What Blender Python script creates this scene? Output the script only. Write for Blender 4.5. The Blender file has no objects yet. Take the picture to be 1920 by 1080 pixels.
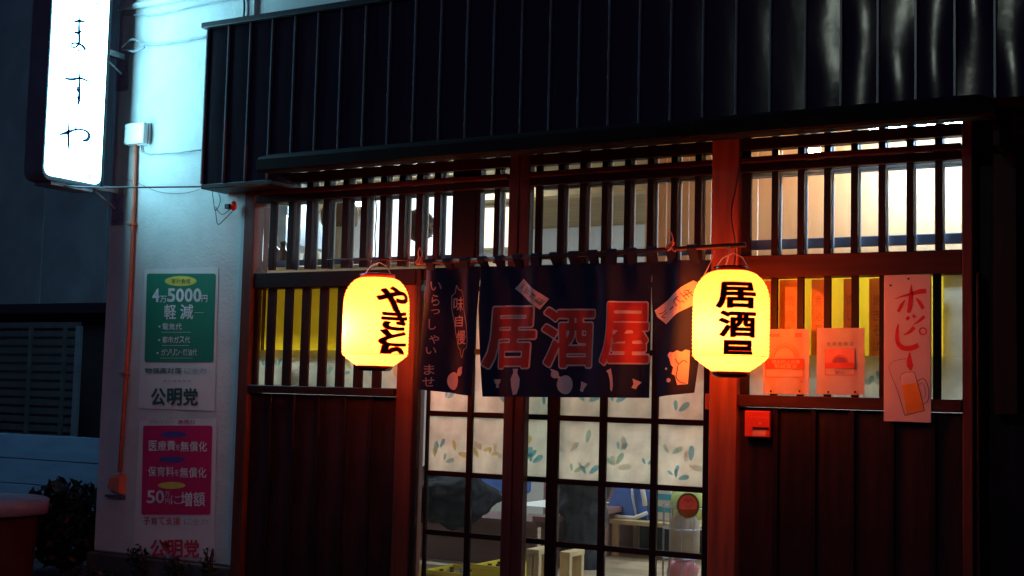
import bpy, bmesh, math, random
from mathutils import Vector, Matrix
random.seed(7)
S = bpy.context.scene
COL = S.collection
rad = math.radians

# ------------------------------------------------------------------ camera
YAW, PITCH, ROLL, FPX = rad(-29.4), rad(4.5), rad(1.42), 2460.0
CAM = Vector((2.3776, -6.3435, 1.4))
_f = Vector((math.sin(YAW) * math.cos(PITCH), math.cos(YAW) * math.cos(PITCH), math.sin(PITCH)))
_r = Vector((math.cos(YAW), -math.sin(YAW), 0))
_u = _r.cross(_f)
R_ = math.cos(ROLL) * _r + math.sin(ROLL) * _u
U_ = -math.sin(ROLL) * _r + math.cos(ROLL) * _u
cam = bpy.data.cameras.new('camera')
camo = bpy.data.objects.new('camera', cam)
COL.objects.link(camo)
m = Matrix((R_, U_, -_f)).transposed().to_4x4()
m.translation = CAM
camo.matrix_world = m
cam.sensor_width = 36
cam.lens = 36 * FPX / 1920
cam.clip_start = 0.05
cam.clip_end = 300
S.camera = camo

# ------------------------------------------------------------------ night sky, exposure
w = bpy.data.worlds.new('World')
S.world = w
w.use_nodes = True
bg = w.node_tree.nodes['Background']
bg.inputs[0].default_value = (0.26, 0.15, 0.62, 1)
bg.inputs[1].default_value = 0.09
S.view_settings.view_transform = 'Standard'
S.view_settings.look = 'None'
S.view_settings.exposure = 0
S.view_settings.gamma = 1
S.view_settings.use_curve_mapping = False
S.cycles.max_bounces = 8
S.cycles.transparent_max_bounces = 16
S.cycles.sample_clamp_indirect = 6

K_SIGN = 20        # hanging sign
K_LAN = 1.0         # lanterns
K_ROOM = 1.0        # fluorescent lights in the room
K_STREET = 1.0      # street lamp behind the camera

# ------------------------------------------------------------------ helpers
def ray(x, y):
    return (R_ * ((x - 960) / FPX) + U_ * (-(y - 540) / FPX) + _f)
def at(x, y, Y=0.0):
    d = ray(x, y)
    return CAM + d * ((Y - CAM.y) / d.y)
def atx(x, y, X):
    d = ray(x, y)
    return CAM + d * ((X - CAM.x) / d.x)

ORI = {}
def tag(o, label=None, cat=None, group=None, kind=None):
    if label: o['label'] = label
    if cat: o['category'] = cat
    if group: o['group'] = group
    if kind: o['kind'] = kind
    return o
def thing(name, label, cat, loc, group=None):
    o = bpy.data.objects.new(name, None)
    o.empty_display_size = .1
    COL.objects.link(o)
    o.location = Vector(loc)
    ORI[o] = Vector(loc)
    return tag(o, label, cat, group)
def link(name, me, origin, parent=None, label=None):
    o = bpy.data.objects.new(name, me)
    COL.objects.link(o)
    origin = Vector(origin)
    ORI[o] = origin
    if parent is not None:
        o.parent = parent
        o.location = origin - ORI[parent]
    else:
        o.location = origin
    if label: o['label'] = label
    return o
def mesh_obj(name, verts, faces, mat, parent=None, smooth=False, label=None, fm=None):
    """verts in world coordinates; mat may be a list with fm the face material index"""
    vs = [Vector(v) for v in verts]
    lo = Vector([min(v[i] for v in vs) for i in range(3)])
    hi = Vector([max(v[i] for v in vs) for i in range(3)])
    org = (lo + hi) / 2
    org.z = lo.z
    me = bpy.data.meshes.new(name)
    me.from_pydata([v - org for v in vs], [], [tuple(f) for f in faces])
    for m_ in (mat if isinstance(mat, (list, tuple)) else [mat]): me.materials.append(m_)
    if fm:
        for p, k in zip(me.polygons, fm): p.material_index = k
    if smooth:
        for p in me.polygons: p.use_smooth = True
    me.update()
    return link(name, me, org, parent, label)

BOX = {}
def cbox(dx, dy, dz, mat, b):
    key = (round(dx, 4), round(dy, 4), round(dz, 4), mat.name, round(b, 4))
    if key in BOX: return BOX[key]
    bm = bmesh.new()
    bmesh.ops.create_cube(bm, size=1)
    for v in bm.verts: v.co = Vector((v.co.x * dx, v.co.y * dy, v.co.z * dz))
    if b > 0:
        bmesh.ops.bevel(bm, geom=list(bm.edges), offset=min(b, .45 * min(dx, dy, dz)), segments=1, affect='EDGES')
    me = bpy.data.meshes.new('box')
    bm.to_mesh(me); bm.free()
    me.materials.append(mat)
    BOX[key] = me
    return me
def box(name, x0, x1, y0, y1, z0, z1, mat, parent=None, b=.002, label=None):
    c = ((x0 + x1) / 2, (y0 + y1) / 2, (z0 + z1) / 2)
    return link(name, cbox(abs(x1 - x0), abs(y1 - y0), abs(z1 - z0), mat, b), c, parent, label)

class MB:
    def __init__(s): s.v, s.f, s.m = [], [], []
    def add(s, vs, fs, k=0):
        o = len(s.v); s.v += [Vector(v) for v in vs]; s.f += [tuple(i + o for i in f) for f in fs]; s.m += [k] * len(fs)
        return s
    def box(s, x0, x1, y0, y1, z0, z1, k=0):
        return s.add([(x, y, z) for x in (x0, x1) for y in (y0, y1) for z in (z0, z1)],
              [(0, 1, 3, 2), (4, 6, 7, 5), (0, 4, 5, 1), (2, 3, 7, 6), (0, 2, 6, 4), (1, 5, 7, 3)], k)
    def tube(s, pts, r, n=8, k=0, cap=True):
        pts = [Vector(p) for p in pts]
        rs = r if isinstance(r, (list, tuple)) else [r] * len(pts)
        rings = []
        up0 = None
        for i, p in enumerate(pts):
            t = (pts[min(i + 1, len(pts) - 1)] - pts[max(i - 1, 0)]).normalized()
            ref = up0 if up0 is not None else (Vector((0, 0, 1)) if abs(t.z) < .9 else Vector((1, 0, 0)))
            a = t.cross(ref)
            if a.length < 1e-4: a = t.cross(Vector((0, 1, 0)))
            a.normalize(); b_ = a.cross(t).normalized(); up0 = b_
            rings.append([p + (a * math.cos(2 * math.pi * j / n) + b_ * math.sin(2 * math.pi * j / n)) * rs[i] for j in range(n)])
        vs = [v for rg in rings for v in rg]
        fs = [(i * n + j, i * n + (j + 1) % n, (i + 1) * n + (j + 1) % n, (i + 1) * n + j) for i in range(len(pts) - 1) for j in range(n)]
        if cap: fs += [tuple(range(n))[::-1], tuple((len(pts) - 1) * n + j for j in range(n))]
        return s.add(vs, fs, k)
    def lathe(s, c, prof, n=24, k=0, cap=True):
        c = Vector(c)
        vs = [c + Vector((r * math.cos(2 * math.pi * j / n), r * math.sin(2 * math.pi * j / n), z)) for r, z in prof for j in range(n)]
        fs = [(i * n + j, i * n + (j + 1) % n, (i + 1) * n + (j + 1) % n, (i + 1) * n + j) for i in range(len(prof) - 1) for j in range(n)]
        if cap: fs += [tuple(range(n))[::-1], tuple((len(prof) - 1) * n + j for j in range(n))]
        return s.add(vs, fs, k)
    def ball(s, c, rx, ry, rz, n=16, k=0, wob=0):
        prof = [(math.cos(a) , math.sin(a)) for a in [(-.5 + i / (n // 2)) * math.pi for i in range(n // 2 + 1)]]
        vs, o = [], 0
        for r, z in prof:
            for j in range(n):
                a = 2 * math.pi * j / n
                q = 1 + wob * math.sin(3 * a + 4 * z) * .5 + wob * math.sin(5 * a - 7 * z + 1) * .5
                vs.append(Vector(c) + Vector((rx * max(r, .001) * math.cos(a) * q, ry * max(r, .001) * math.sin(a) * q, rz * z * q)))
        fs = [(i * n + j, i * n + (j + 1) % n, (i + 1) * n + (j + 1) % n, (i + 1) * n + j) for i in range(len(prof) - 1) for j in range(n)]
        return s.add(vs, fs, k)
    def build(s, name, mat, parent=None, smooth=False, label=None):
        return mesh_obj(name, s.v, s.f, mat, parent, smooth, label, s.m if isinstance(mat, (list, tuple)) else None)

# ------------------------------------------------------------------ materials
def newmat(name):
    m = bpy.data.materials.new(name); m.use_nodes = True
    nt = m.node_tree; nt.nodes.clear()
    out = nt.nodes.new('ShaderNodeOutputMaterial')
    return m, nt, out
def N(nt, t, **kw):
    n = nt.nodes.new(t)
    for k, v in kw.items(): setattr(n, k, v)
    return n
def pbr(name, col, rough=.6, var=.25, scale=(8, 8, 8), bump=.0, metal=0, bscale=None, rnd=.0, spec=.5, detail=6, dirt=0, dirtcol=(.02, .015, .012)):
    m, nt, out = newmat(name)
    p = N(nt, 'ShaderNodeBsdfPrincipled'); nt.links.new(p.outputs[0], out.inputs[0])
    p.inputs['Roughness'].default_value = rough
    p.inputs['Metallic'].default_value = metal
    p.inputs['Specular IOR Level'].default_value = spec
    tc = N(nt, 'ShaderNodeTexCoord'); mp = N(nt, 'ShaderNodeMapping'); mp.inputs['Scale'].default_value = scale
    nt.links.new(tc.outputs['Object'], mp.inputs['Vector'])
    oi = N(nt, 'ShaderNodeObjectInfo')
    nt.links.new(oi.outputs['Location'], mp.inputs['Location'])
    no = N(nt, 'ShaderNodeTexNoise'); no.inputs['Scale'].default_value = 1; no.inputs['Detail'].default_value = detail
    nt.links.new(mp.outputs[0], no.inputs['Vector'])
    mr = N(nt, 'ShaderNodeMapRange'); mr.inputs[1].default_value = .25; mr.inputs[2].default_value = .75
    mr.inputs[3].default_value = 1 - var; mr.inputs[4].default_value = 1 + var
    nt.links.new(no.outputs[0], mr.inputs[0])
    last = mr.outputs[0]
    if rnd:
        r2 = N(nt, 'ShaderNodeMapRange'); r2.inputs[3].default_value = 1 - rnd; r2.inputs[4].default_value = 1 + rnd
        nt.links.new(oi.outputs['Random'], r2.inputs[0])
        mu = N(nt, 'ShaderNodeMath', operation='MULTIPLY'); nt.links.new(last, mu.inputs[0]); nt.links.new(r2.outputs[0], mu.inputs[1]); last = mu.outputs[0]
    vm = N(nt, 'ShaderNodeVectorMath', operation='SCALE'); vm.inputs[0].default_value = col[:3]
    nt.links.new(last, vm.inputs['Scale'])
    colout = vm.outputs[0]
    if dirt:
        g = N(nt, 'ShaderNodeTexNoise'); g.inputs['Scale'].default_value = 3.2; g.inputs['Detail'].default_value = 8; g.inputs['Roughness'].default_value = .65
        nt.links.new(tc.outputs['Object'], g.inputs['Vector'])
        gr = N(nt, 'ShaderNodeMapRange'); gr.inputs[1].default_value = .48; gr.inputs[2].default_value = .75; gr.inputs[4].default_value = dirt
        nt.links.new(g.outputs[0], gr.inputs[0])
        mx = N(nt, 'ShaderNodeMix', data_type='RGBA'); nt.links.new(gr.outputs[0], mx.inputs[0])
        nt.links.new(colout, mx.inputs[6]); mx.inputs[7].default_value = (*dirtcol, 1); colout = mx.outputs[2]
    nt.links.new(colout, p.inputs['Base Color'])
    if bump:
        if bscale:
            nb = N(nt, 'ShaderNodeTexNoise'); nb.inputs['Scale'].default_value = bscale; nb.inputs['Detail'].default_value = 4
            nt.links.new(tc.outputs['Object'], nb.inputs['Vector']); h = nb.outputs[0]
        else: h = no.outputs[0]
        bp = N(nt, 'ShaderNodeBump'); bp.inputs['Strength'].default_value = bump; bp.inputs['Distance'].default_value = .01
        nt.links.new(h, bp.inputs['Height']); nt.links.new(bp.outputs[0], p.inputs['Normal'])
    return m
def emis(name, col, s):
    m, nt, out = newmat(name)
    e = N(nt, 'ShaderNodeEmission'); e.inputs[0].default_value = (*col, 1); e.inputs[1].default_value = s
    nt.links.new(e.outputs[0], out.inputs[0]); return m
def transl(name, col, t=.6, var=.12, scale=6, stain=0, staincol=(.3, .2, .1)):
    m, nt, out = newmat(name)
    tc = N(nt, 'ShaderNodeTexCoord'); no = N(nt, 'ShaderNodeTexNoise'); no.inputs['Scale'].default_value = scale; no.inputs['Detail'].default_value = 6
    nt.links.new(tc.outputs['Object'], no.inputs['Vector'])
    mr = N(nt, 'ShaderNodeMapRange'); mr.inputs[1].default_value = .3; mr.inputs[2].default_value = .7; mr.inputs[3].default_value = 1 - var; mr.inputs[4].default_value = 1 + var
    nt.links.new(no.outputs[0], mr.inputs[0])
    vm = N(nt, 'ShaderNodeVectorMath', operation='SCALE'); vm.inputs[0].default_value = col; nt.links.new(mr.outputs[0], vm.inputs['Scale'])
    d = N(nt, 'ShaderNodeBsdfDiffuse'); tr = N(nt, 'ShaderNodeBsdfTranslucent'); mx = N(nt, 'ShaderNodeMixShader'); mx.inputs[0].default_value = t
    nt.links.new(vm.outputs[0], d.inputs[0]); nt.links.new(vm.outputs[0], tr.inputs[0])
    nt.links.new(d.outputs[0], mx.inputs[1]); nt.links.new(tr.outputs[0], mx.inputs[2]); nt.links.new(mx.outputs[0], out.inputs[0])
    return m
def glass(name, tint=(.93, .96, .97), haze=0.0):
    m, nt, out = newmat(name)
    t = N(nt, 'ShaderNodeBsdfTransparent'); t.inputs[0].default_value = (*tint, 1)
    g = N(nt, 'ShaderNodeBsdfGlossy'); g.inputs['Roughness'].default_value = .06
    fr = N(nt, 'ShaderNodeFresnel'); fr.inputs[0].default_value = 1.45
    mx = N(nt, 'ShaderNodeMixShader'); nt.links.new(fr.outputs[0], mx.inputs[0]); nt.links.new(t.outputs[0], mx.inputs[1]); nt.links.new(g.outputs[0], mx.inputs[2])
    last = mx.outputs[0]
    if haze:
        tc = N(nt, 'ShaderNodeTexCoord'); no = N(nt, 'ShaderNodeTexNoise'); no.inputs['Scale'].default_value = 9; no.inputs['Detail'].default_value = 7; no.inputs['Roughness'].default_value = .7
        nt.links.new(tc.outputs['Object'], no.inputs['Vector'])
        mr = N(nt, 'ShaderNodeMapRange'); mr.inputs[1].default_value = .35; mr.inputs[2].default_value = .75; mr.inputs[3].default_value = haze * .4; mr.inputs[4].default_value = haze * 1.6
        nt.links.new(no.outputs[0], mr.inputs[0])
        d = N(nt, 'ShaderNodeBsdfTranslucent'); d.inputs[0].default_value = (.8, .78, .75, 1)
        m2 = N(nt, 'ShaderNodeMixShader'); nt.links.new(mr.outputs[0], m2.inputs[0]); nt.links.new(last, m2.inputs[1]); nt.links.new(d.outputs[0], m2.inputs[2]); last = m2.outputs[0]
    nt.links.new(last, out.inputs[0]); return m

WV = (22, 22, 1.6); WH = (1.6, 22, 22)
M = {}
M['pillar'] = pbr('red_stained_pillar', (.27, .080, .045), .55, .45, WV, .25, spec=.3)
M['mid'] = pbr('shaded_middle_post', (.06, .022, .022), .5, .45, WV, .2, spec=.3)  # stained wood darkened in colour where little lantern light reaches
M['post_v'] = pbr('stained_wood_post', (.095, .024, .015), .55, .45, WV, .25, rnd=.1, spec=.3)
M['post_h'] = pbr('stained_wood_beam', (.048, .011, .007), .55, .45, WH, .25, rnd=.1, spec=.25)
M['dark_v'] = pbr('dark_wood_upright', (.013, .0035, .004), .5, .4, WV, .25, rnd=.2, spec=.22)
M['dark_h'] = pbr('dark_wood_rail', (.013, .0035, .004), .5, .4, WH, .25, rnd=.2, spec=.22)
M['board'] = pbr('dark_wood_board', (.020, .0052, .0075), .55, .75, WV, .5, rnd=.35, dirt=.5, dirtcol=(.045, .022, .024), spec=.25)
M['brown_v'] = pbr('door_wood', (.13, .045, .04), .45, .4, WV, .2)
M['stucco'] = pbr('white_stucco', (.60, .62, .59), .85, .08, (5, 5, 5), .3, bscale=55, dirt=.35, dirtcol=(.30, .31, .28))
M['trim'] = pbr('painted_trim', (.5, .52, .53), .6, .1, (6, 6, 6))
M['concrete'] = pbr('dark_concrete', (.06, .055, .055), .9, .4, (6, 6, 6), .5, bscale=30)
M['asphalt'] = pbr('asphalt', (.05, .05, .052), .85, .3, (5, 5, 5), .5, bscale=60)
M['black'] = pbr('black_paint', (.012, .012, .014), .4, .2)
M['metal'] = pbr('galvanised_steel', (.30, .31, .33), .45, .35, (18, 18, 18), .1, metal=.6, dirt=.5, dirtcol=(.14, .07, .04))
M['cable'] = pbr('cable_grey', (.10, .10, .11), .6, .2)
M['cable_w'] = pbr('cable_white', (.35, .38, .40), .6, .2)
M['plastic_w'] = pbr('white_plastic', (.72, .73, .70), .5, .05)
M['pipe'] = pbr('orange_lit_conduit', (.62, .19, .11), .5, .12, (3, 3, 10))  # warm orange light on the pipe is put into its base colour
M['cream_wall'] = pbr('cream_interior_wall', (.46, .45, .42), .8, .08, (3, 3, 3))
M['ply'] = pbr('plywood_ceiling', (.36, .26, .12), .7, .25, (1.5, 9, 9))
M['panelwood'] = pbr('light_wood_panelling', (.74, .42, .17), .6, .12, (14, 14, 1.0))
M['int_floor'] = pbr('interior_floor', (.40, .30, .19), .6, .3, (3, 12, 3))
M['counter'] = pbr('counter_wood', (.20, .10, .09), .35, .25, (2, 12, 12))
M['pale_wood'] = pbr('pale_wood', (.55, .40, .20), .55, .2, (12, 12, 2))
M['white'] = pbr('white_paper', (.72, .71, .68), .7, .05)
M['text_dark'] = pbr('dark_print', (.03, .04, .04), .7, .05)
M['glass'] = glass('window_glass')
M['doorglass'] = glass('door_glass', haze=.010)
M['inner'] = pbr('pale_inner_lattice', (.60, .57, .52), .6, .15, WV)
M['tube'] = emis('fluorescent_tube', (.76, .90, 1.0), 180 * K_ROOM)
M['tube_cool'] = emis('cool_fluorescent_tube', (.36, .62, 1.0), 240 * K_ROOM)
M['lightbox'] = emis('light_box_face', (.80, .93, 1.0), 2.4)
M['lightbox_warm'] = emis('light_box_warm_face', (1.0, .90, .62), 2.2)
M['bulb'] = emis('warm_bulb', (1.0, .50, .16), 190 * K_ROOM)
M['film'] = transl('frosted_film', (.84, .81, .69), .70, .16, 9)
M['film_edge'] = transl('film_stain', (.5, .25, .12), .6)
M['yellow'] = transl('yellow_curtain', (.95, .58, .02), .75, .15, 3)
M['orange_strip'] = transl('menu_strip_paper', (.85, .42, .12), .45, .1, 6)

# ------------------------------------------------------------------ lettering
GL = {}
def glyph(ch, off=0.0, shear=0.0):
    key = (ch, round(off, 4))
    if key not in GL:
        cu = bpy.data.curves.new('lettering', 'FONT')
        cu.body = ch; cu.size = 1; cu.offset = off; cu.resolution_u = 3; cu.fill_mode = 'FRONT'
        o = bpy.data.objects.new('lettering', cu); COL.objects.link(o)
        dg = bpy.context.evaluated_depsgraph_get(); dg.update()
        me = o.evaluated_get(dg).to_mesh()
        vs = [(v.co.x, v.co.y) for v in me.vertices]; fs = [tuple(p.vertices) for p in me.polygons]
        o.evaluated_get(dg).to_mesh_clear()
        bpy.data.objects.remove(o); bpy.data.curves.remove(cu)
        xs = [v[0] for v in vs]; ys = [v[1] for v in vs]
        GL[key] = (vs, fs, (min(xs), min(ys), max(xs), max(ys)))
    return GL[key]
def place(ch, x0, y0, x1, y1, off=0.0, rot=0.0, slant=0.0, pivot=None, ref=None):
    """glyph fitted in a box whose y axis points DOWN; ref: fit as the un-offset glyph so outlines stay concentric"""
    vs, fs, bb = glyph(ch, off)
    if ref is not None: bb = glyph(ch, ref)[2]
    out = []
    cx, cy = pivot or ((x0 + x1) / 2, (y0 + y1) / 2)
    for u, v in vs:
        a = x0 + (u - bb[0]) / (bb[2] - bb[0]) * (x1 - x0)
        b = y1 - (v - bb[1]) / (bb[3] - bb[1]) * (y1 - y0)
        a += slant * (b - cy)
        dx, dy = a - cx, b - cy
        out.append((cx + dx * math.cos(rot) - dy * math.sin(rot), cy + dx * math.sin(rot) + dy * math.cos(rot)))
    return out, fs
import numpy as np
SD = {}
def sdf(ch, n=84):
    """signed distance field of a character on a grid, in em units (positive inside)"""
    if (ch, n) in SD: return SD[(ch, n)]
    vs, fs, bb = glyph(ch, 0)
    V = np.array(vs); pad = .09
    gx = np.linspace(bb[0] - pad, bb[2] + pad, n); gy = np.linspace(bb[1] - pad, bb[3] + pad, n)
    X, Y = np.meshgrid(gx, gy); ins = np.zeros(X.shape, bool); cnt = {}
    for f in fs:
        for i in range(len(f)):
            e = tuple(sorted((f[i], f[(i + 1) % len(f)]))); cnt[e] = cnt.get(e, 0) + 1
        for k in range(1, len(f) - 1):
            a, b, c = V[f[0]], V[f[k]], V[f[k + 1]]
            d1 = (X - a[0]) * (b[1] - a[1]) - (Y - a[1]) * (b[0] - a[0]); d2 = (X - b[0]) * (c[1] - b[1]) - (Y - b[1]) * (c[0] - b[0]); d3 = (X - c[0]) * (a[1] - c[1]) - (Y - c[1]) * (a[0] - c[0])
            ins |= ((d1 >= 0) & (d2 >= 0) & (d3 >= 0)) | ((d1 <= 0) & (d2 <= 0) & (d3 <= 0))
    D = np.full(X.shape, 9.0)
    for (i, j), c_ in cnt.items():
        if c_ > 1: continue
        a, b = V[i], V[j]; d = b - a; L = max((d ** 2).sum(), 1e-12)
        t = np.clip(((X - a[0]) * d[0] + (Y - a[1]) * d[1]) / L, 0, 1)
        D = np.minimum(D, np.hypot(X - a[0] - t * d[0], Y - a[1] - t * d[1]))
    SD[(ch, n)] = (gx, gy, np.where(ins, D, -D), bb)
    return SD[(ch, n)]
def bold(ch, x0, y0, x1, y1, r, r_fit=None, slant=0.0, hpow=0.0, rot=0.0, cut=None, n=84):
    """a character thickened by r (em), fitted with thickness r_fit into a box whose y axis points down; marching squares"""
    gx, gy, F, bb = sdf(ch, n)
    rf = r if r_fit is None else r_fit
    F = F + r + hpow * (gy[:, None] - (bb[1] + bb[3]) / 2) * 0
    bx0, by0, bx1, by1 = bb[0] - rf, bb[1] - rf, bb[2] + rf, bb[3] + rf
    cx, cy = (x0 + x1) / 2, (y0 + y1) / 2
    def tr(u, v):
        a = x0 + (u - bx0) / (bx1 - bx0) * (x1 - x0); b = y1 - (v - by0) / (by1 - by0) * (y1 - y0)
        a += slant * (b - cy); dx, dy = a - cx, b - cy
        return (cx + dx * math.cos(rot) - dy * math.sin(rot), cy + dx * math.sin(rot) + dy * math.cos(rot))
    pts, idx, faces = [], {}, []
    def vert(key, u, v):
        if key not in idx: idx[key] = len(pts); pts.append(tr(u, v))
        return idx[key]
    vcut = None if cut is None else by0 + (y1 - cut) / (y1 - y0) * (by1 - by0)
    for j in range(n - 1):
        if vcut is not None and gy[j] < vcut: continue
        for i in range(n - 1):
            c = [F[j, i], F[j, i + 1], F[j + 1, i + 1], F[j + 1, i]]
            if max(c) <= 0: continue
            P = [(i, j), (i + 1, j), (i + 1, j + 1), (i, j + 1)]; poly_ = []
            for k in range(4):
                a, b = c[k], c[(k + 1) % 4]; pa, pb = P[k], P[(k + 1) % 4]
                if a > 0: poly_.append(vert(pa, gx[pa[0]], gy[pa[1]]))
                if (a > 0) != (b > 0):
                    t = a / (a - b); poly_.append(vert((min(pa, pb), max(pa, pb)), gx[pa[0]] + t * (gx[pb[0]] - gx[pa[0]]), gy[pa[1]] + t * (gy[pb[1]] - gy[pa[1]])))
            if len(set(poly_)) >= 3: faces.append(tuple(poly_))
    return pts, faces
def stroke(pts, ws, n=5):
    """flat brush stroke through pts (Catmull-Rom), widths ws"""
    P = [Vector(p) for p in pts]; out = []; W = []
    for i in range(len(P) - 1):
        p0, p1, p2, p3 = P[max(i - 1, 0)], P[i], P[i + 1], P[min(i + 2, len(P) - 1)]
        for k in range(n):
            t = k / n
            out.append(.5 * ((2 * p1) + (p2 - p0) * t + (2 * p0 - 5 * p1 + 4 * p2 - p3) * t * t + (3 * p1 - p0 - 3 * p2 + p3) * t ** 3))
            W.append(ws[i] * (1 - t) + ws[i + 1] * t)
    out.append(P[-1]); W.append(ws[-1])
    vs, fs = [], []
    for i, p in enumerate(out):
        t = (out[min(i + 1, len(out) - 1)] - out[max(i - 1, 0)])
        t = t.normalized() if t.length > 1e-6 else Vector((1, 0))
        nrm = Vector((-t.y, t.x)) * W[i] / 2
        vs += [tuple(p + nrm), tuple(p - nrm)]
    fs = [(2 * i, 2 * i + 1, 2 * i + 3, 2 * i + 2) for i in range(len(out) - 1)]
    return vs, fs
def ellipse(cx, cy, rx, ry, n=20, rot=0):
    vs = []
    for i in range(n):
        a = 2 * math.pi * i / n; x, y = rx * math.cos(a), ry * math.sin(a)
        vs.append((cx + x * math.cos(rot) - y * math.sin(rot), cy + x * math.sin(rot) + y * math.cos(rot)))
    return vs, [tuple(range(n))]
def poly(*pts): return list(pts), [tuple(range(len(pts)))]
def rrect(x0, y0, x1, y1, r):
    pts = []
    for cx, cy, a0 in ((x1 - r, y0 + r, -90), (x1 - r, y1 - r, 0), (x0 + r, y1 - r, 90), (x0 + r, y0 + r, 180)):
        for k in range(5):
            a = rad(a0 + k * 22.5); pts.append((cx + r * math.cos(a), cy + r * math.sin(a)))
    return pts, [tuple(range(len(pts)))]
def outline(pts, wdt, closed=True):
    vs, fs = [], []
    n = len(pts)
    for i in range(n if closed else n - 1):
        v, f = stroke([pts[i], pts[(i + 1) % n]], [wdt, wdt], 1); o = len(vs); vs += v; fs += [tuple(q + o for q in g) for g in f]
    return vs, fs
def merge(*parts):
    vs, fs = [], []
    for v, f in parts:
        o = len(vs); vs += v; fs += [tuple(i + o for i in q) for q in f]
    return vs, fs
def sliced(vf, step, ymax=None):
    """cut a flat mesh on a grid so that it can be bent"""
    vs, fs = vf
    bm = bmesh.new()
    bv = [bm.verts.new((x, y, 0)) for x, y in vs]
    for f in fs:
        try: bm.faces.new([bv[i] for i in f])
        except ValueError: pass
    if ymax is not None:
        bmesh.ops.bisect_plane(bm, geom=bm.verts[:] + bm.edges[:] + bm.faces[:], plane_co=(0, ymax, 0), plane_no=(0, 1, 0), clear_outer=True)
    xs = [v.co.x for v in bm.verts]; ys = [v.co.y for v in bm.verts]
    for ax, lo, hi in ((0, min(xs), max(xs)), (1, min(ys), max(ys))):
        t = math.ceil(lo / step) * step
        while t < hi:
            no = (1, 0, 0) if ax == 0 else (0, 1, 0)
            co = (t, 0, 0) if ax == 0 else (0, t, 0)
            bmesh.ops.bisect_plane(bm, geom=bm.verts[:] + bm.edges[:] + bm.faces[:], plane_co=co, plane_no=no)
            t += step
    bm.verts.index_update()
    out = [(v.co.x, v.co.y) for v in bm.verts], [tuple(v.index for v in f.verts) for f in bm.faces]
    bm.free()
    return out
def flat(name, vf, fn, mat, parent, label=None):
    """lay a flat drawing (list of 2D points and faces) on a surface: fn(u, v) -> world point"""
    vs, fs = vf
    return mesh_obj(name, [fn(u, v) for u, v in vs], fs, mat, parent, label=label)
def place2(ch, x0, y0, x1, y1, off):
    return bold(ch, x0, y0, x1, y1, off, n=60) if off > .006 else place(ch, x0, y0, x1, y1)
def solid_text(s, x0, y0, x1, y1, off=0.0, gap=.08, widths=None):
    """a line of characters fitted one by one into a row"""
    n = len(s); ws = widths or [1] * n
    tot = sum(ws) + gap * (n - 1); x = x0; k = (x1 - x0) / tot; parts = []
    for ch, w_ in zip(s, ws):
        if ch in 'ー一':
            parts.append(place2(ch, x, y0 + (y1 - y0) * .42, x + w_ * k, y0 + (y1 - y0) * .56, off))
        elif ch in '・':
            parts.append(place2(ch, x + .3 * w_ * k, y0 + (y1 - y0) * .4, x + w_ * k * .7, y0 + (y1 - y0) * .6, off))
        elif ch != ' ':
            parts.append(place2(ch, x, y0 + (0 if w_ > .75 else .35) * (y1 - y0), x + w_ * k, y1, off))
        x += (w_ + gap) * k
    return merge(*parts)

# ================================================================== SETTING
g = mesh_obj('ground', [(-60, -60, 0), (60, -60, 0), (60, 60, 0), (-60, 60, 0)], [(0, 1, 2, 3)], M['asphalt'])
tag(g, kind='structure')
g = box('pavement', -30, 30, -1.2, 6, -.02, .06, M['concrete'], b=.01); tag(g, kind='structure')

# ------------------------------------------------------------------ the building
B = thing('izakaya_building', 'dark timber pub front with white stucco wall and ribbed black fascia', 'building', (-1.0, 0, .06))
WX0, WX1 = -4.34, -3.13
# stucco wall with side return
box('stucco_wall', WX0, WX1, 0, .16, .275, 5.0, M['stucco'], B, b=.012)
box('side_wall', WX0 + .001, WX0 + .16, .162, 4.6, .0, 5.0, M['stucco'], B)
box('upper_wall', WX1 + .001, 3.2, .02, .16, 2.86, 5.0, M['stucco'], B)
box('plinth', WX0 - .03, WX1 + .02, -.03, .14, .0, .272, M['concrete'], B, b=.008)
box('corner_trim', WX1 - .035, WX1 - .002, -.012, -.001, .28, 2.62, M['trim'], B)
# wall moulding high on the wall
tmb = MB()
p0, p1 = at(232, 14), at(560, -30)
box('wall_moulding', WX0, 3.2, -.035, -.001, p0.z - .03, p0.z + .012, M['trim'], B, b=.01)

# posts and pillars
def post(x0, x1, y0, y1, z0, z1, mat='post_v', label=None): return box('post', x0, x1, y0, y1, z0, z1, M[mat], B, b=.004, label=label)
post(-3.128, -3.045, -.03, .12, .06, 2.764)
post(-1.945, -1.83, -.012, .12, .06, 2.09)
post(-1.823, -1.79, -.02, .02, .06, 2.095, 'dark_v')
post(-1.603, -1.442, -.004, .10, 2.10, 2.764, 'dark_v')
post(-1.215, -1.152, -.03, .03, .06, 2.764, 'mid'); post(-1.150, -1.085, -.026, .03, .06, 2.764, 'mid')
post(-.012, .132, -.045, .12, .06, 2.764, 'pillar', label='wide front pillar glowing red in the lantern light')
post(1.218, 1.265, -.03, .12, .06, 2.75)
post(1.285, 1.30, -.05, .02, .06, 2.0, 'dark_v')
box('post', 1.36, 1.46, -.04, .05, 1.35, 2.55, M['dark_v'], B)
box('post', 1.62, 1.70, -.04, .05, .06, 2.6, M['dark_v'], B)
box('end_wall', 1.252, 3.2, .06, .16, .06, 2.858, M['board'], B)

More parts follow.
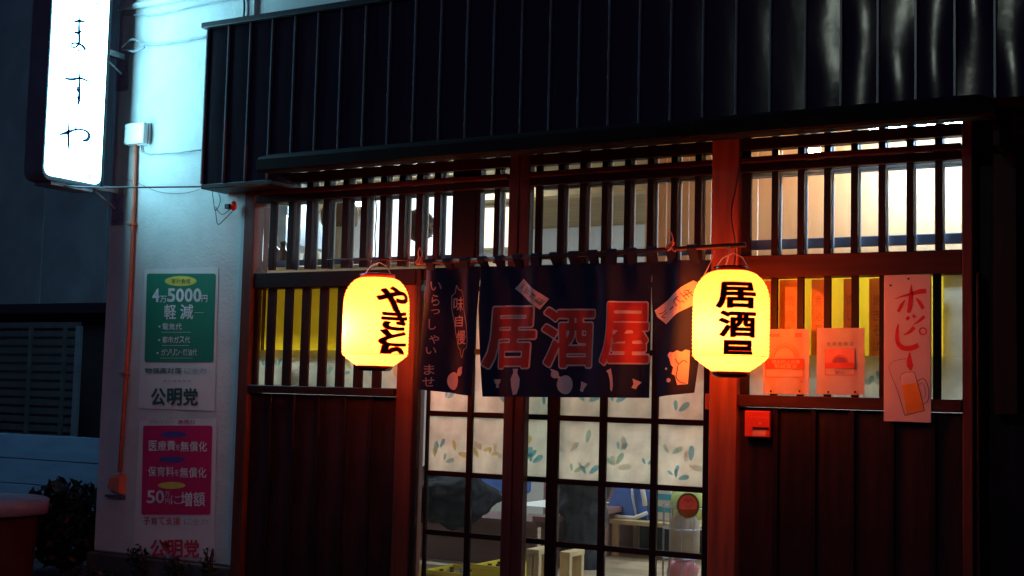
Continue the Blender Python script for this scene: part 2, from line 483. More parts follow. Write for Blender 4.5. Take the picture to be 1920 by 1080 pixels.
# beams
box('lintel', -3.04, -1.83, -.02, .10, 2.0, 2.095, M['dark_h'], B, b=.004)
box('lintel', -1.79, -.014, .0, .12, 2.03, 2.098, M['dark_h'], B, b=.004)
box('lintel', .134, 1.216, -.02, .10, 2.0, 2.112, M['post_h'], B, b=.004)
box('sill', -3.04, -1.947, -.035, .10, 1.352, 1.400, M['dark_h'], B, b=.004)
box('sill', .134, 1.216, -.035, .10, 1.352, 1.412, M['post_h'], B, b=.004)
for x0, x1 in ((-3.04, -1.218), (-1.082, -.014), (.134, 1.216)):
    box('transom_bar', x0, x1, -.045, .02, 2.582, 2.612, M['post_h'], B, b=.004)
    box('transom_bar', x0, x1, -.03, .03, 2.536, 2.578, M['dark_h'], B, b=.003)
    box('transom_bar', x0, x1, -.035, .03, 2.648, 2.708, M['dark_h'], B, b=.003)
box('header', -3.12, 1.30, -.03, .12, 2.742, 2.86, M['dark_h'], B, b=.004)

# lattice windows: bars stand in front of the glass
def window(name_, bars, z0, z1, glassx, parent=B, zb0=None, label=None, bd=.024, gm='glass', zg=None, inner=True):
    wd = thing_part('window', ((glassx[0] + glassx[1]) / 2, .05, z0), parent, label)
    for x0, x1 in bars: box('bar', x0, x1, -.004, bd, z0, z1, M['dark_v'], wd, b=.003)
    if inner:
        for x0, x1 in bars[1:]: box('inner_bar', x0 + .002, x1 - .002, .064, .076, z0, z1, M['inner'], wd, b=.003)
        box('inner_rail', glassx[0], glassx[1], .0645, .0875, 2.525, 2.55, M['inner'], wd, b=.002)
    box('glass', glassx[0], glassx[1], .056, .060, z0 - .0, zg or z1, M[gm], wd, b=0)
    return wd
def thing_part(name, loc, parent, label=None):
    o = bpy.data.objects.new(name, None); o.empty_display_size = .05
    COL.objects.link(o); ORI[o] = Vector(loc); o.parent = parent; o.location = ORI[o] - ORI[parent]
    if label: o['label'] = label
    return o
upL = [(-3.044, -3.040), (-2.942, -2.907), (-2.80, -2.748), (-2.66, -2.607), (-2.53, -2.485), (-2.385, -2.344), (-2.248, -2.205), (-2.11, -2.075), (-1.975, -1.925), (-1.853, -1.795), (-1.73, -1.672)]
BD = .022
window('w', [(a, a + .045) for a, b in upL[1:]] , 2.115, 2.740, (-3.04, -1.60))
window('w', [(-1.436, -1.415), (-1.325, -1.290)], 2.115, 2.740, (-1.44, -1.216))
window('w', [(-1.06, -1.022)] + [(-.922 + .1335 * i, -.922 + .1335 * i + .036) for i in range(7)], 2.098, 2.740, (-1.084, -.013))
window('w', [(.135, .183)] + [(.291 + .1333 * i, .291 + .1333 * i + .034) for i in range(7)], 2.112, 2.740, (.133, 1.217))
lw = window('w', [(-3.04, -3.005)] + [(-2.936 + .1345 * i, -2.936 + .1345 * i + .066) for i in range(7)], 1.40, 2.0, (-3.03, -1.948), inner=False, bd=.012)
rw = window('w', [(.135, .183)] + [(.292 + .1345 * i, .292 + .1345 * i + .036) for i in range(4)] + [(.830, .865), (1.080, 1.118)], 1.412, 2.0, (.14, 1.217), inner=False, bd=.012)

# lower timber panels: each board its own piece
def boards(xs, z0, z1, y=.0):
    wp = thing_part('wall_panel', ((xs[0] + xs[-1]) / 2, .03, z0), B)
    for i, (a, b_) in enumerate(zip(xs[:-1], xs[1:])):
        box('board', a + .004, b_ - .004, y + random.uniform(-.002, .002), .03, z0, z1, M['board'], wp, b=.003)
    for a in xs[1:-1]: box('batten', a - .014, a + .014, -.018, -.004, z0 + .001, z1 - .001, M['dark_v'], wp, b=.003)
    box('backing', xs[0], xs[-1], .034, .05, z0, z1, M['black'], wp, b=0)
boards([-3.044, -2.876, -2.695, -2.505, -2.314, -2.125, -1.947], .09, 1.35, .006)
boards([.134, .327, .517, .705, .893, 1.083, 1.217], .09, 1.35, .006)

# fascia: black sheets between battens, slightly bulged, and a hood in front of it
FY, FX0, FX1, FZ0, FZ1 = -.22, -3.315, 2.9, 2.640, 3.63
M['sheet'] = pbr('black_metal_sheet', (.006, .005, .007), .19, .3, (3, 3, 3), .3, bscale=4.5, spec=.5, dirt=.2, dirtcol=(.02, .018, .016))
M['batten'] = pbr('highlit_metal_seam', (.10, .11, .13), .3, .3, (3, 3, 8), spec=.7)  # black metal lightened in colour to carry the highlights along the seams
F = thing_part('fascia', (-.3, FY, FZ0), B, 'tall black fascia of ribbed metal sheets')
P_ = .1745
xb = [-3.311 + P_ * i for i in range(36)]
for i, (a, b_) in enumerate(zip(xb[:-1], xb[1:])):
    bulge = .002 + (.007 if a > .45 else .001) * random.uniform(.7, 1.2)
    ph, ph2 = random.uniform(0, 6), random.uniform(0, 6)
    nx, nz = 6, 10
    z1 = FZ1; zlo = FZ0 if a < -2.75 else 2.765
    vs = []
    for k in range(nz + 1):
        for j in range(nx + 1):
            s, t = j / nx, k / nz
            y = FY - bulge * math.sin(math.pi * s) * (1 + .5 * math.sin(5 * t + ph)) + (.0035 if a > .45 else .0005) * math.sin(9 * t + ph2 + 2 * s)
            vs.append((a + s * (b_ - a), y, zlo + t * (z1 - zlo)))
    n0 = len(vs)
    fs = [(k * (nx + 1) + j, k * (nx + 1) + j + 1, (k + 1) * (nx + 1) + j + 1, (k + 1) * (nx + 1) + j) for k in range(nz) for j in range(nx)]
    mesh_obj('sheet', vs, fs, M['sheet'], F, smooth=True)
for a in xb: box('seam', a - .006, a + .006, FY - .017, FY + .004, (FZ0 if a < -2.70 else 2.765) + .002, FZ1 - .002, M['batten'], F, b=.002)
box('backing', FX0 + .002, -2.752, FY + .012, -.002, FZ0 + .004, FZ1 - .004, M['black'], F, b=0)
box('backing', -2.750, FX1 - .1, FY + .012, -.002, 2.862, FZ1 - .004, M['black'], F, b=0)
box('soffit', -2.744, FX1, FY + .002, -.034, 2.767, 2.79, M['dark_h'], F, b=.002)
box('coping', FX0 - .03, FX1, FY - .04, .0, FZ1, FZ1 + .035, M['black'], F, b=.004)
box('soffit', FX0, -2.746, FY - .012, -.004, FZ0 - .03, FZ0 - .001, M['dark_h'], F, b=.004)
# hood: a long boxed gutter cover with a rounded right end
HX0, HX1 = -2.745, 1.42
M['hood'] = pbr('black_hood_metal', (.006, .005, .006), .7, .3, (3, 3, 3), .2, spec=.12)
sec = [(-.238, 2.668), (-.36, 2.662), (-.376, 2.672), (-.376, 2.735), (-.36, 2.752), (-.238, 2.79)]
hb = MB(); vs = []
stn = [HX0, HX0 + .015] + [HX0 + .5 * i for i in range(1, 8)] + [HX1 - .10, HX1 - .04, HX1]
for i, x in enumerate(stn):
    kz = {len(stn) - 1: .055, len(stn) - 2: .018}.get(i, 0)
    for y, z in sec: vs.append((x, y, z - (kz if z > 2.7 else 0)))
n = len(sec)
hb.add(vs, [(i * n + j, i * n + (j + 1) % n, (i + 1) * n + (j + 1) % n, (i + 1) * n + j) for i in range(len(stn) - 1) for j in range(n)] + [tuple(range(n)), tuple((len(stn) - 1) * n + j for j in range(n))[::-1]])
hb.build('hood', M['hood'], B)
box('hood_bracket', HX1 - .03, HX1 + .0, -.236, -.05, 2.55, 2.66, M['dark_h'], B)

# sliding doors
def leaf_shapes(x0, x1, z0, z1, n, rnd):
    """leaf print inside a rectangle: pairs of leaves on thin stems"""
    out = []
    for _ in range(n):
        cx, cz = rnd.uniform(x0 + .03, x1 - .03), rnd.uniform(z0 + .02, z0 + (z1 - z0) * .6)
        L = rnd.uniform(.045, .08); k = rnd.choice([0, 0, 1, 2, 3])
        for a in rnd.choice([(rnd.uniform(25, 70), rnd.uniform(110, 155)), (rnd.uniform(40, 140),), (rnd.uniform(-10, 40), rnd.uniform(75, 110))]):
            a = rad(a); c_ = (cx + math.cos(a) * L * .72, cz + math.sin(a) * L * .72)
            out.append((k, [(c_[0] + math.cos(a) * L * .5 * math.cos(t) - math.sin(a) * L * .21 * math.sin(t) * (1 + .25 * math.cos(t)),
                              c_[1] + math.sin(a) * L * .5 * math.cos(t) + math.cos(a) * L * .21 * math.sin(t) * (1 + .25 * math.cos(t))) for t in [i * math.pi / 6 for i in range(12)]]))
            L *= .75
    return out
LEAFM = [transl('leaf_print_blue', (.36, .72, .85), .68), transl('leaf_print_teal', (.55, .80, .72), .68), transl('leaf_print_grey', (.78, .80, .74), .7), transl('leaf_print_yellow', (.82, .78, .42), .68)]
def leaves(parent, x0, x1, z0, z1, y, n, seed):
    rnd = random.Random(seed); mb = MB()
    for i, (k, pts) in enumerate(leaf_shapes(x0, x1, z0, z1, n, rnd)):
        pts = [(min(max(px, x0 + .002), x1 - .002), min(max(pz, z0 + .002), z1 - .002)) for px, pz in pts]
        mb.add([(px, y - .0012 - .00004 * i, pz) for px, pz in pts], [tuple(range(len(pts)))], k)
    o = mb.build('leaf_print', LEAFM, parent); o['kind'] = 'stuff'
RAILS = [.09, .583, .920, 1.262, 1.62, 1.98]
def door(cols, stiles, y, x0, x1, z0, seed, label):
    d = thing_part('sliding_door', ((x0 + x1) / 2, y, z0), B, label)
    for a, b_ in stiles: box('stile', a, b_, y - .018, y + .014, z0, 2.028, M['dark_v'], d, b=.003)
    for rz in RAILS[1:]: box('rail', x0, x1, y - .012, y + .012, rz - .0145, rz + .0145, M['dark_h'], d, b=.002)
    box('rail', x0, x1, y - .0125, y + .0125, z0, z0 + .07, M['dark_h'], d, b=.003)
    edges = [c for c in cols]
    for (a0, a1), (b0, b1) in zip(cols[:-1], cols[1:]):
        box('muntin', a1, b0, y - .015, y + .010, z0 + .05, 2.028, M['dark_v'], d, b=.002)
    for ci, (a, b_) in enumerate(cols):
        for r in range(len(RAILS) - 1):
            zlo, zhi = (RAILS[r] + .0145 if r else z0 + .07), RAILS[r + 1] - .0145
            if r < 2: box('pane', a, b_, y + .002, y + .005, zlo, zhi, M['doorglass'], d, b=0)
            else:
                f = box('pane', a, b_, y + .002, y + .005, zlo, zhi, M['film'], d, b=0)
                if r in (2, 3):
                    leaves(f, a, b_, zlo, zhi if r == 2 else zlo + .12, y + .002, (5 if r == 2 else 1), seed * 31 + ci * 7 + r)
    return d
D0 = door([(-1.774, -1.512), (-1.477, -1.241), (-1.205, -.985)], [(-1.79, -1.774), (-.985, -.93)], .09, -1.79, -.93, .075, 3, 'left sliding door leaf, further back in its track')
D1 = door([(-.905, -.661), (-.620, -.362), (-.325, -.072)], [(-.975, -.905), (-.072, -.014)], .05, -.975, -.014, .075, 5, 'right sliding door leaf, nearer the street')
# door track and threshold
box('threshold', -1.79, -.014, -.02, .14, .06, .073, M['dark_h'], B)
# round sticker on the glass
st = thing('window_sticker', 'round green and salmon sticker low on the right door pane', 'sticker', at(1290, 948, .045))
ST = lambda u, v, o=0: at(u, v, .049 - o)
flat('ring', ellipse(1290, 948, 21.5, 24, 28), lambda u, v: ST(u, v, 0), pbr('sticker_green', (.20, .26, .06), .5), st)
flat('disc', ellipse(1290, 947, 17, 19, 24), lambda u, v: ST(u, v, .001), pbr('sticker_salmon', (.75, .30, .20), .5), st)
flat('base_band', poly(*[(1290 + 17 * math.cos(rad(a)), 947 + 19 * math.sin(rad(a))) for a in range(25, 156, 10)]), lambda u, v: ST(u, v, .002), pbr('sticker_rust', (.35, .16, .03), .5), st)
flat('drawing', merge(*[stroke(p, [1.3] * len(p)) for p in ([(1282, 940), (1286, 936), (1290, 942), (1295, 936), (1299, 941)], [(1284, 947), (1290, 951), (1297, 947)], [(1290, 932), (1290, 939)])]), lambda u, v: ST(u, v, .0025), pbr('sticker_ink', (.4, .1, .06), .5), st)

# film, curtain and menu strips behind the lattice
box('film', -3.035, -1.95, .066, .069, 1.401, 1.620, M['film'], lw, b=0); leaves(lw, -3.03, -1.95, 1.402, 1.61, .066, 14, 77)
box('film', .14, 1.215, .066, .069, 1.413, 1.615, M['film'], rw, b=0); leaves(rw, .14, 1.215, 1.414, 1.60, .066, 16, 78)
box('film', 1.115, 1.215, .0665, .069, 1.616, 1.999, M['film'], rw, b=0)
def cloth(name, x0, x1, z0, z1, y, mat, parent, amp=.008, fr=40, label=None):
    nx = 40; vs = []; rows = 6
    for k in range(rows + 1):
        for j in range(nx + 1):
            x = x0 + (x1 - x0) * j / nx
            vs.append((x, y + amp * math.sin(fr * x + .6 * math.sin(9 * x)) * (1 - .4 * k / rows), z0 + (z1 - z0) * k / rows))
    return mesh_obj(name, vs, [(k * (nx + 1) + j, k * (nx + 1) + j + 1, (k + 1) * (nx + 1) + j + 1, (k + 1) * (nx + 1) + j) for k in range(rows) for j in range(nx)], mat, parent, smooth=True, label=label)
c = cloth('curtain', -3.2, -1.93, 1.585, 2.02, .115, M['yellow'], None); tag(c, 'yellow half curtain behind the lattice left of the left lantern', 'curtain')
c = cloth('curtain', .05, 1.15, 1.565, 2.02, .125, M['yellow'], None); tag(c, 'yellow half curtain behind the lattice right of the right lantern', 'curtain')
MS = [(1415, 1450), (1462, 1500), (1522, 1546), (1582, 1600), (1630, 1650)]
MT = ['枝豆冷奴', '焼鳥もも', '煮込豆腐', '肉じゃが', '焼きそば']
INK = pbr('brush_ink', (.48, .20, .05), .7)
for i, (a, b_) in enumerate(MS):
    pa = at(a, 531, .1); pb = at(b_, 531, .1)
    where = ['first menu strip right of the right lantern, glowing yellow', 'second menu strip right of the lantern, above the arch notice', 'third menu strip from the lantern, orange', 'fourth menu strip, above the right notice', 'last menu strip before the beer sign'][i]
    sroot = thing('menu_strip', where, 'menu', (pa.x, .1, 1.6), 'hand written menu strips in the window')
    z0 = 1.60 + random.uniform(-.02, .02)
    box('paper', pa.x, max(pb.x, pa.x + .07), .0985, .1, z0, 1.995, M['orange_strip'], sroot, b=0)
    wd = max(pb.x, pa.x + .07) - pa.x
    parts = []
    for k, ch in enumerate(MT[i]): parts.append(place(ch, pa.x + wd * .28, .08 + .075 * k, pa.x + wd * .75, .08 + .075 * k + .052))
    flat('lettering', merge(*parts), lambda u, v: Vector((u, .0978, 1.995 - v)), INK, sroot)

# ------------------------------------------------------------------ the room
RX0, RX1, RY1, RZ = -4.17, 2.9, 4.4, 2.92
box('interior_floor', RX0, RX1, .16, RY1, .062, .28, M['int_floor'], B, b=0)
box('interior_ceiling', RX0, RX1, .165, RY1, RZ, RZ + .04, M['ply'], B, b=0)
box('interior_wall', RX0, RX1, RY1 + .002, RY1 + .05, .06, RZ + .04, M['cream_wall'], B, b=0)
box('interior_wall', RX1 + .002, RX1 + .05, .165, RY1, .06, RZ, M['cream_wall'], B, b=0)
box('interior_wall', WX0 + .165, WX0 + .18, .165, RY1, .06, RZ, M['cream_wall'], B, b=0)
box('roof_slab', WX0, 3.2, .165, 4.6, 3.0, 3.1, M['black'], B, b=0)
# wood partition behind the right window, with a blue rail across the glass
pt = thing_part('partition', (.6, .8, 1.9), B)
for i in range(16): box('plank', -.75 + .14 * i, -.615 + .14 * i, .8 + .001 * (i % 2), .82, 1.8, 2.919, M['panelwood'], pt, b=.002)
rb = pbr('blue_grey_rail', (.10, .13, .20), .5)
box('inner_rail', .14, 1.217, .10, .13, 2.155, 2.205, rb, B)
box('inner_rail', .14, 1.217, .10, .12, 2.525, 2.56, rb, B)
box('inner_rail', -1.08, -.014, .10, .13, 2.14, 2.165, rb, B)
box('inner_rail', -3.0, -1.6, .10, .13, 2.15, 2.185, rb, B)
box('ceiling_beam', -4.1, 2.8, 1.9, 2.05, 2.80, 2.918, M['pale_wood'], B)

def tube_light(loc, L, label, k=0, W=.16, tm='tube'):
    x, y, z = loc
    t = thing('ceiling_light', label, 'ceiling light', (x, y, z), 'fluorescent lights inside')
    box('housing', x - L / 2, x + L / 2, y - W / 2, y + W / 2, z + .03, z + .09, M['plastic_w'], t)
    for s in (-.045, .045): MB().tube([(x - L / 2 + .03, y + s, z), (x + L / 2 - .03, y + s, z)], .016, 8).build('tube', M[tm], t)
tube_light((1.0, .45, 2.80), .7, 'fluorescent light above the right lattice window', tm='tube_cool')
tube_light((.55, 2.0, 2.70), 1.2, 'fluorescent light in the middle of the dining room')
tube_light((-3.0, 1.6, 2.78), 1.2, 'fluorescent light over the kitchen on the left')
tube_light((.6, 3.2, 2.78), 1.2, 'fluorescent light at the back right of the room')
# warm bulb seen between bars
p = at(1527, 262, .3)
t = thing('pendant_bulb', 'warm bare bulb shining between bars of the right transom', 'lamp', (p.x, p.y, p.z - .05))
MB().ball((p.x, p.y, 2.70), .035, .035, .045, 14).build('bulb', M['bulb'], t, True)
MB().lathe((p.x, p.y, 2.745), [(.02, 0), (.022, .05), (.015, .07)], 12).build('socket', M['black'], t, True)
MB().tube([(p.x, p.y, 2.81), (p.x, p.y, 2.92)], .004, 6).build('cord', M['black'], t)
# light boxes seen through the upper left lattice
def lightbox(x0, x1, z0, z1, Y, mat, label):
    t = thing('light_box', label, 'light box', ((x0 + x1) / 2, Y, z0))
    box('case', x0 - .02, x1 + .02, Y + .004, Y + .10, z0 - .02, z1 + .02, M['plastic_w'], t)
    box('face', x0, x1, Y - .004, Y, z0, z1, mat, t)
a, b_ = at(700, 470, .8), at(850, 330, .8)
lightbox(a.x, b_.x, 2.25, 2.66, .8, M['lightbox'], 'bright white light box behind the round dark ball')
a, b_ = at(893, 465, .8), at(962, 388, .8)
lightbox(a.x, b_.x, a.z, b_.z, .8, M['lightbox_warm'], 'warm white light box behind the two bars by the middle post')
# pieces standing on the high sill on the left
shelf = thing('wall_shelf', 'high shelf of odd items behind the upper left lattice', 'shelf', (-3.2, .5, 2.1))
box('plank', -4.15, -1.6, .35, .75, 2.15, 2.17, M['pale_wood'], shelf)
DK = pbr('dark_lacquer', (.05, .02, .012), .35); CRM = pbr('cream_cloth', (.62, .56, .38), .8); BRN = pbr('brown_straw', (.16, .09, .035), .8, .3, (30, 30, 30), .4)
p = at(787, 423, .55)
t = thing('hanging_ball', 'round dark ball hanging before the bright light box', 'ornament', p)
MB().ball(p, .098, .098, .105, 24, wob=.03).build('ball', DK, t, True)
mb = MB()
for k in range(40):
    a = random.uniform(0, 6.28); e = random.uniform(-1.3, 1.3)
    d = Vector((math.cos(a) * math.cos(e), math.sin(a) * math.cos(e), math.sin(e)))
    mb.tube([p + d * .09, p + d * random.uniform(.108, .118)], [.006, .002], 5)
mb.build('spines', DK, t)
MB().tube([p + Vector((0, 0, .1)), p + Vector((0, 0, .5))], .003, 6).build('string', M['black'], t)
p = at(636, 428, .5); q = at(622, 500, .5)
t = thing('shaded_stand', 'brown round shade on a pale tapering stand behind the lattice', 'lamp', (p.x, p.y, 2.17))
MB().lathe((p.x, p.y, p.z), [(.075, 0), (.115, .02), (.125, .09), (.11, .15), (.06, .17)], 20).build('shade', BRN, t, True)
MB().lathe((p.x, p.y, 2.17), [(.035, 0), (.04, .02), (.045, .06), (.07, .15), (.095, p.z - 2.17)], 18).build('stand', CRM, t, True)
for (px, w_, h, lab) in ((512, .055, .20, 'left dark bottle on the high shelf'), (530, .05, .17, 'shorter dark bottle on the high shelf')):
    p = at(px, 490, .5); t = thing('bottle', lab, 'bottle', (p.x, .5, 2.17), 'dark bottles on the high shelf')
    MB().lathe((p.x, .5, 2.17), [(w_, 0), (w_, h * .65), (w_ * .4, h * .8), (w_ * .35, h)], 14).build('body', DK, t, True)
    MB().lathe((p.x, .5, 2.17 + h), [(w_ * .42, 0), (w_ * .42, .02)], 12).build('cap', M['black'], t, True)
for px, pz, r, h, lab, mt in ((585, 470, .06, .12, 'pale pot on the high shelf', CRM), (690, 480, .07, .07, 'low grey dish on the high shelf', M['cable_w'])):
    p = at(px, 490, .55); MBo = MB().lathe((p.x, .55, 2.171), [(r * .6, 0), (r, h * .4), (r * .95, h * .9), (r * .7, h)], 18).build('pot', mt, None, True); tag(MBo, lab, 'pot')
p = at(560, 400, 1.2)
t = thing('range_hood', 'blue grey metal kitchen hood behind the left lattice', 'range hood', (p.x, 1.2, 2.3))
GM = pbr('hood_steel', (.28, .33, .38), .35, .2, metal=.5)
MB().box(p.x - .55, p.x + .05, 1.0, 1.6, 2.42, 2.62).build('canopy', GM, t); MB().box(p.x - .4, p.x - .1, 1.2, 1.5, 2.62, 2.91).build('duct', GM, t)
# straw rounds behind the film at lower left
for i, (px, py, r) in enumerate(((566, 688, .075), (622, 690, .07))):
    p = at(px, py, .2); o = MB().ball(p, r, .03, r * 1.15, 18).build('straw_round', BRN, None, True)
    tag(o, ['left brown straw round behind the leaf film', 'right brown straw round behind the leaf film'][i], 'basket', 'straw rounds behind the film')

FL = .28
# things seen through the clear door panes
t = thing('counter', 'brown L shaped counter inside the door', 'counter', (-2.0, 1.6, FL))
a = at(1018, 960, 1.2)
zc = at(1000, 978, 1.05).z
xc = at(1003, 978, 1.05).x
box('top', -4.0, xc, 1.05, 1.5, zc - .04, zc, M['counter'], t)
box('top', xc - .02, xc + .12, 1.05, 3.6, zc - .001, zc + .035, M['counter'], t)
box('front', -4.0, xc - .02, 1.10, 1.13, FL, zc - .042, M['counter'], t)
box('side', xc - .0, xc + .07, 1.132, 3.5, FL, zc - .003, M['counter'], t)
o = box('paper_sheet', xc - .5, xc - .05, 1.6, 2.3, zc + .04, zc + .043, M['white'], None); tag(o, 'white paper mat lying on the counter', 'paper')
CO = pbr('black_padded_cloth', (.007, .008, .011), .8, .4, (9, 9, 9), 1.0, bscale=11, spec=.2)
p = at(862, 940, .75)
from mathutils import noise
def crumple(mb, c, amp, f):
    for v in mb.v:
        d = (v - Vector(c)).normalized(); q = noise.noise(v * f) + .6 * abs(noise.noise(v * f * 2.3)) + .35 * noise.noise(v * f * 5)
        v += d * q * amp
    return mb
t = crumple(MB().ball((p.x - .16, .8, p.z + .01), .38, .22, .165, 72, wob=.08), (p.x - .16, .8, p.z), .055, 7).build('black_coat', CO, None, True); tag(t, 'black padded coat heaped inside the left door leaf', 'coat')
BL = pbr('blue_cloth', (.05, .12, .38), .7, .2); WT = M['white']
p = at(935, 915, 2.3)
t = thing('blue_case', 'blue case with a pale rim beyond the black coat', 'case', (p.x, 2.3, p.z - .1))
box('body', p.x - .25, p.x + .18, 2.25, 2.5, p.z - .04, p.z + .14, BL, t, b=.02); box('rim', p.x - .25, p.x + .18, 2.235, 2.249, p.z - .05, p.z - .042, WT, t)
# yellow beer crates
YC = pbr('yellow_crate_plastic', (.72, .56, .03), .45, .1)
def crate(px0, px1, py, Y, label):
    a, b_ = at(px0, py, Y), at(px1, py, Y); t = thing('crate', label, 'crate', ((a.x + b_.x) / 2, Y, .1), 'yellow crates inside the left door leaf')
    W_, Dp, zt = b_.x - a.x, .34, a.z; x0, x1 = a.x, b_.x
    zb = zt - .24
    box('side', x0, x1, Y, Y + .015, zb, zt, YC, t); box('side', x0, x1, Y + Dp, Y + Dp + .015, zb, zt, YC, t)
    box('side', x0, x0 + .015, Y + .016, Y + Dp - .001, zb, zt - .002, YC, t); box('side', x1 - .015, x1, Y + .016, Y + Dp - .001, zb, zt - .002, YC, t)
    box('rim', x0 - .008, x1 + .008, Y - .01, Y - .001, zt - .022, zt + .004, YC, t)
    box('bottom', x0 + .016, x1 - .016, Y + .016, Y + Dp - .002, zb, zb + .01, YC, t)
    if zb > FL + .02: box('stack_below', x0, x1, Y, Y + Dp, FL, zb - .002, YC, t)
    for i in range(4):
        for j in range(3):
            cx, cy = x0 + W_ * (i + .5) / 4, Y + .05 + (Dp - .1) * j / 2
            MB().lathe((cx, cy, zb + .012), [(.028, 0), (.03, .12), (.013, .17), (.013, .215), (.015, .217)], 10).build('bottle', DK if (i + j) % 3 else M['cable_w'], t, True)
crate(790, 868, 1068, .42, 'left yellow bottle crate behind the door')
crate(884, 946, 1058, .42, 'right yellow bottle crate with bottle necks showing')
def stool(px, Y, ztop_px, w_, label):
    a = at(px, ztop_px, Y); t = thing('stool', label, 'stool', (a.x, Y, .1), 'pale wooden stools')
    z = a.z
    box('seat', a.x - w_ / 2, a.x + w_ / 2, Y - .10, Y + .10, z - .03, z, M['pale_wood'], t)
    for sx in (-1, 1):
        for sy in (-1, 1): box('leg', a.x + sx * max(.012, w_ / 2 - .02) - .018, a.x + sx * max(.012, w_ / 2 - .02) + .018, Y + sy * .08 - .018, Y + sy * .08 + .018, FL, z - .031, M['pale_wood'], t)
    for sy in (-1, 1): box('stretcher', a.x - .01, a.x + .01, Y + sy * .08 - .01, Y + sy * .08 + .01, .36, .39, M['pale_wood'], t)
stool(1014, .50, 1027, .085, 'pale wooden stool beside the middle post')
stool(1073, .8, 1032, .07, 'pale wooden stool below the dark jacket')
JK = pbr('dark_jacket', (.022, .026, .04), .8, .6, (10, 10, 10), 1.0, bscale=16)
p = at(1088, 950, 1.3)
mb = MB(); mb.lathe((p.x, 1.35, FL), [(.10, 0), (.13, .1), (.12, .25), (.16, .38), (.15, .5), (.19, .62), (.2, .78), (.15, .92), (.08, .99)], 28)
for i, v in enumerate(mb.v):
    a = math.atan2(v.y - 1.35, v.x - p.x); k = 1 + .10 * math.sin(5 * a + 9 * v.z) + .06 * math.sin(11 * a - 14 * v.z)
    v.x = p.x + (v.x - p.x) * k; v.y = 1.35 + (v.y - 1.35) * k
vv = []
prof = [(.10, 0), (.13, .1), (.12, .25), (.16, .38), (.15, .5), (.19, .62), (.2, .78), (.15, .92), (.08, .99)]
fine = [(prof[int(k / 4)][0] + (prof[min(int(k / 4) + 1, 8)][0] - prof[int(k / 4)][0]) * (k % 4) / 4, prof[int(k / 4)][1] + (prof[min(int(k / 4) + 1, 8)][1] - prof[int(k / 4)][1]) * (k % 4) / 4) for k in range(33)]
mb = MB().lathe((p.x, 1.35, FL), fine, 48); crumple(mb, (p.x, 1.35, .8), .07, 8)
o = mb.build('dark_jacket', JK, None, True); tag(o, 'dark jacket hanging behind the left column of the right door', 'jacket')
# bench with blue bag, packages, jar
zb = at(1200, 975, 2.1).z
t = thing('bench', 'low wooden bench at the back carrying the blue bag', 'bench', (at(1230, 975, 2.1).x, 2.1, .1))
x0, x1 = at(1154, 975, 2.1).x, at(1345, 975, 2.1).x
box('top', x0, x1, 2.0, 2.45, zb - .03, zb, M['pale_wood'], t)
for xx in (x0 + .03, x1 - .03):
    for yy in (2.04, 2.4): box('leg', xx - .02, xx + .02, yy - .02, yy + .02, FL, zb - .031, M['pale_wood'], t)
box('back_board', x0, x1, 2.41, 2.43, FL, zb - .032, M['black'], t)
p = at(1183, 945, 2.2)
mb = MB(); zz = zb + .002
mb.add([(p.x - .17, 2.1, zz), (p.x + .17, 2.1, zz), (p.x + .17, 2.3, zz), (p.x - .17, 2.3, zz), (p.x - .06, 2.16, zz + .30), (p.x + .10, 2.16, zz + .30), (p.x + .10, 2.26, zz + .30), (p.x - .06, 2.26, zz + .30)], [(3, 2, 1, 0), (0, 1, 5, 4), (1, 2, 6, 5), (2, 3, 7, 6), (3, 0, 4, 7), (4, 5, 6, 7)])
t = thing('bag', 'blue sports bag with white stripes on the bench', 'bag', (p.x, 2.2, zz)); mb.build('body', BL, t)
mb = MB(); mb.tube([(p.x + .03, 2.125, zz + .30), (p.x + .05, 2.115, zz + .15), (p.x + .09, 2.09, zz + .02)], .008, 6); mb.tube([(p.x - .17, 2.095, zz + .035), (p.x - .04, 2.09, zz + .008), (p.x + .08, 2.09, zz + .01), (p.x + .17, 2.095, zz + .05)], .016, 6); mb.build('stripe', WT, t, True)
MB().tube([(p.x + .08, 2.14, zz + .29), (p.x + .12, 2.1, zz + .25), (p.x + .15, 2.09, zz + .14), (p.x + .15, 2.1, zz + .10)], .018, 8).build('strap', WT, t, True)
p = at(1249, 945, 2.2); TE = pbr('teal_print', (.05, .35, .5), .5); GRN = pbr('green_plastic', (.42, .52, .16), .5)
t = thing('carton', 'white carton with teal bands on the bench', 'carton', (p.x, 2.2, zz))
box('body', p.x - .07, p.x + .07, 2.12, 2.24, zz, zz + .3, WT, t, b=.01)
for k in range(3): box('band', p.x - .071, p.x + .071, 2.117, 2.1195, zz + .06 + .085 * k, zz + .10 + .085 * k, TE, t, b=0)
p = at(1290, 950, 2.2); o = MB().ball((p.x, 2.2, zz + .13), .17, .1, .13, 20, wob=.06).build('green_bag', GRN, None, True); tag(o, 'lime green plastic bag on the bench beside the carton', 'bag')
o = MB().ball((p.x + .02, 2.42, zz + .27), .2, .07, .12, 16, wob=.06).build('white_bundle', WT, None, True); tag(o, 'white bundle behind the green bag', 'bundle')
p = at(1280, 1020, 1.0)
t = thing('wire_basket', 'dark wire basket stand behind the sticker', 'basket', (p.x, 1.0, FL))
mb = MB()
for zz2 in (.31, .45, .62, .74):
    mb.tube([(p.x + .12 * math.cos(a), 1.0 + .12 * math.sin(a), zz2) for a in [i * math.pi / 8 for i in range(17)]], .004, 5)
mb.build('hoop', M['metal'], t)
mb = MB()
for i in range(10):
    a = i * math.pi / 5; mb.tube([(p.x + .12 * math.cos(a), 1 + .12 * math.sin(a), FL), (p.x + .12 * math.cos(a), 1 + .12 * math.sin(a), .76)], .003, 5)
mb.build('wire', M['metal'], t)
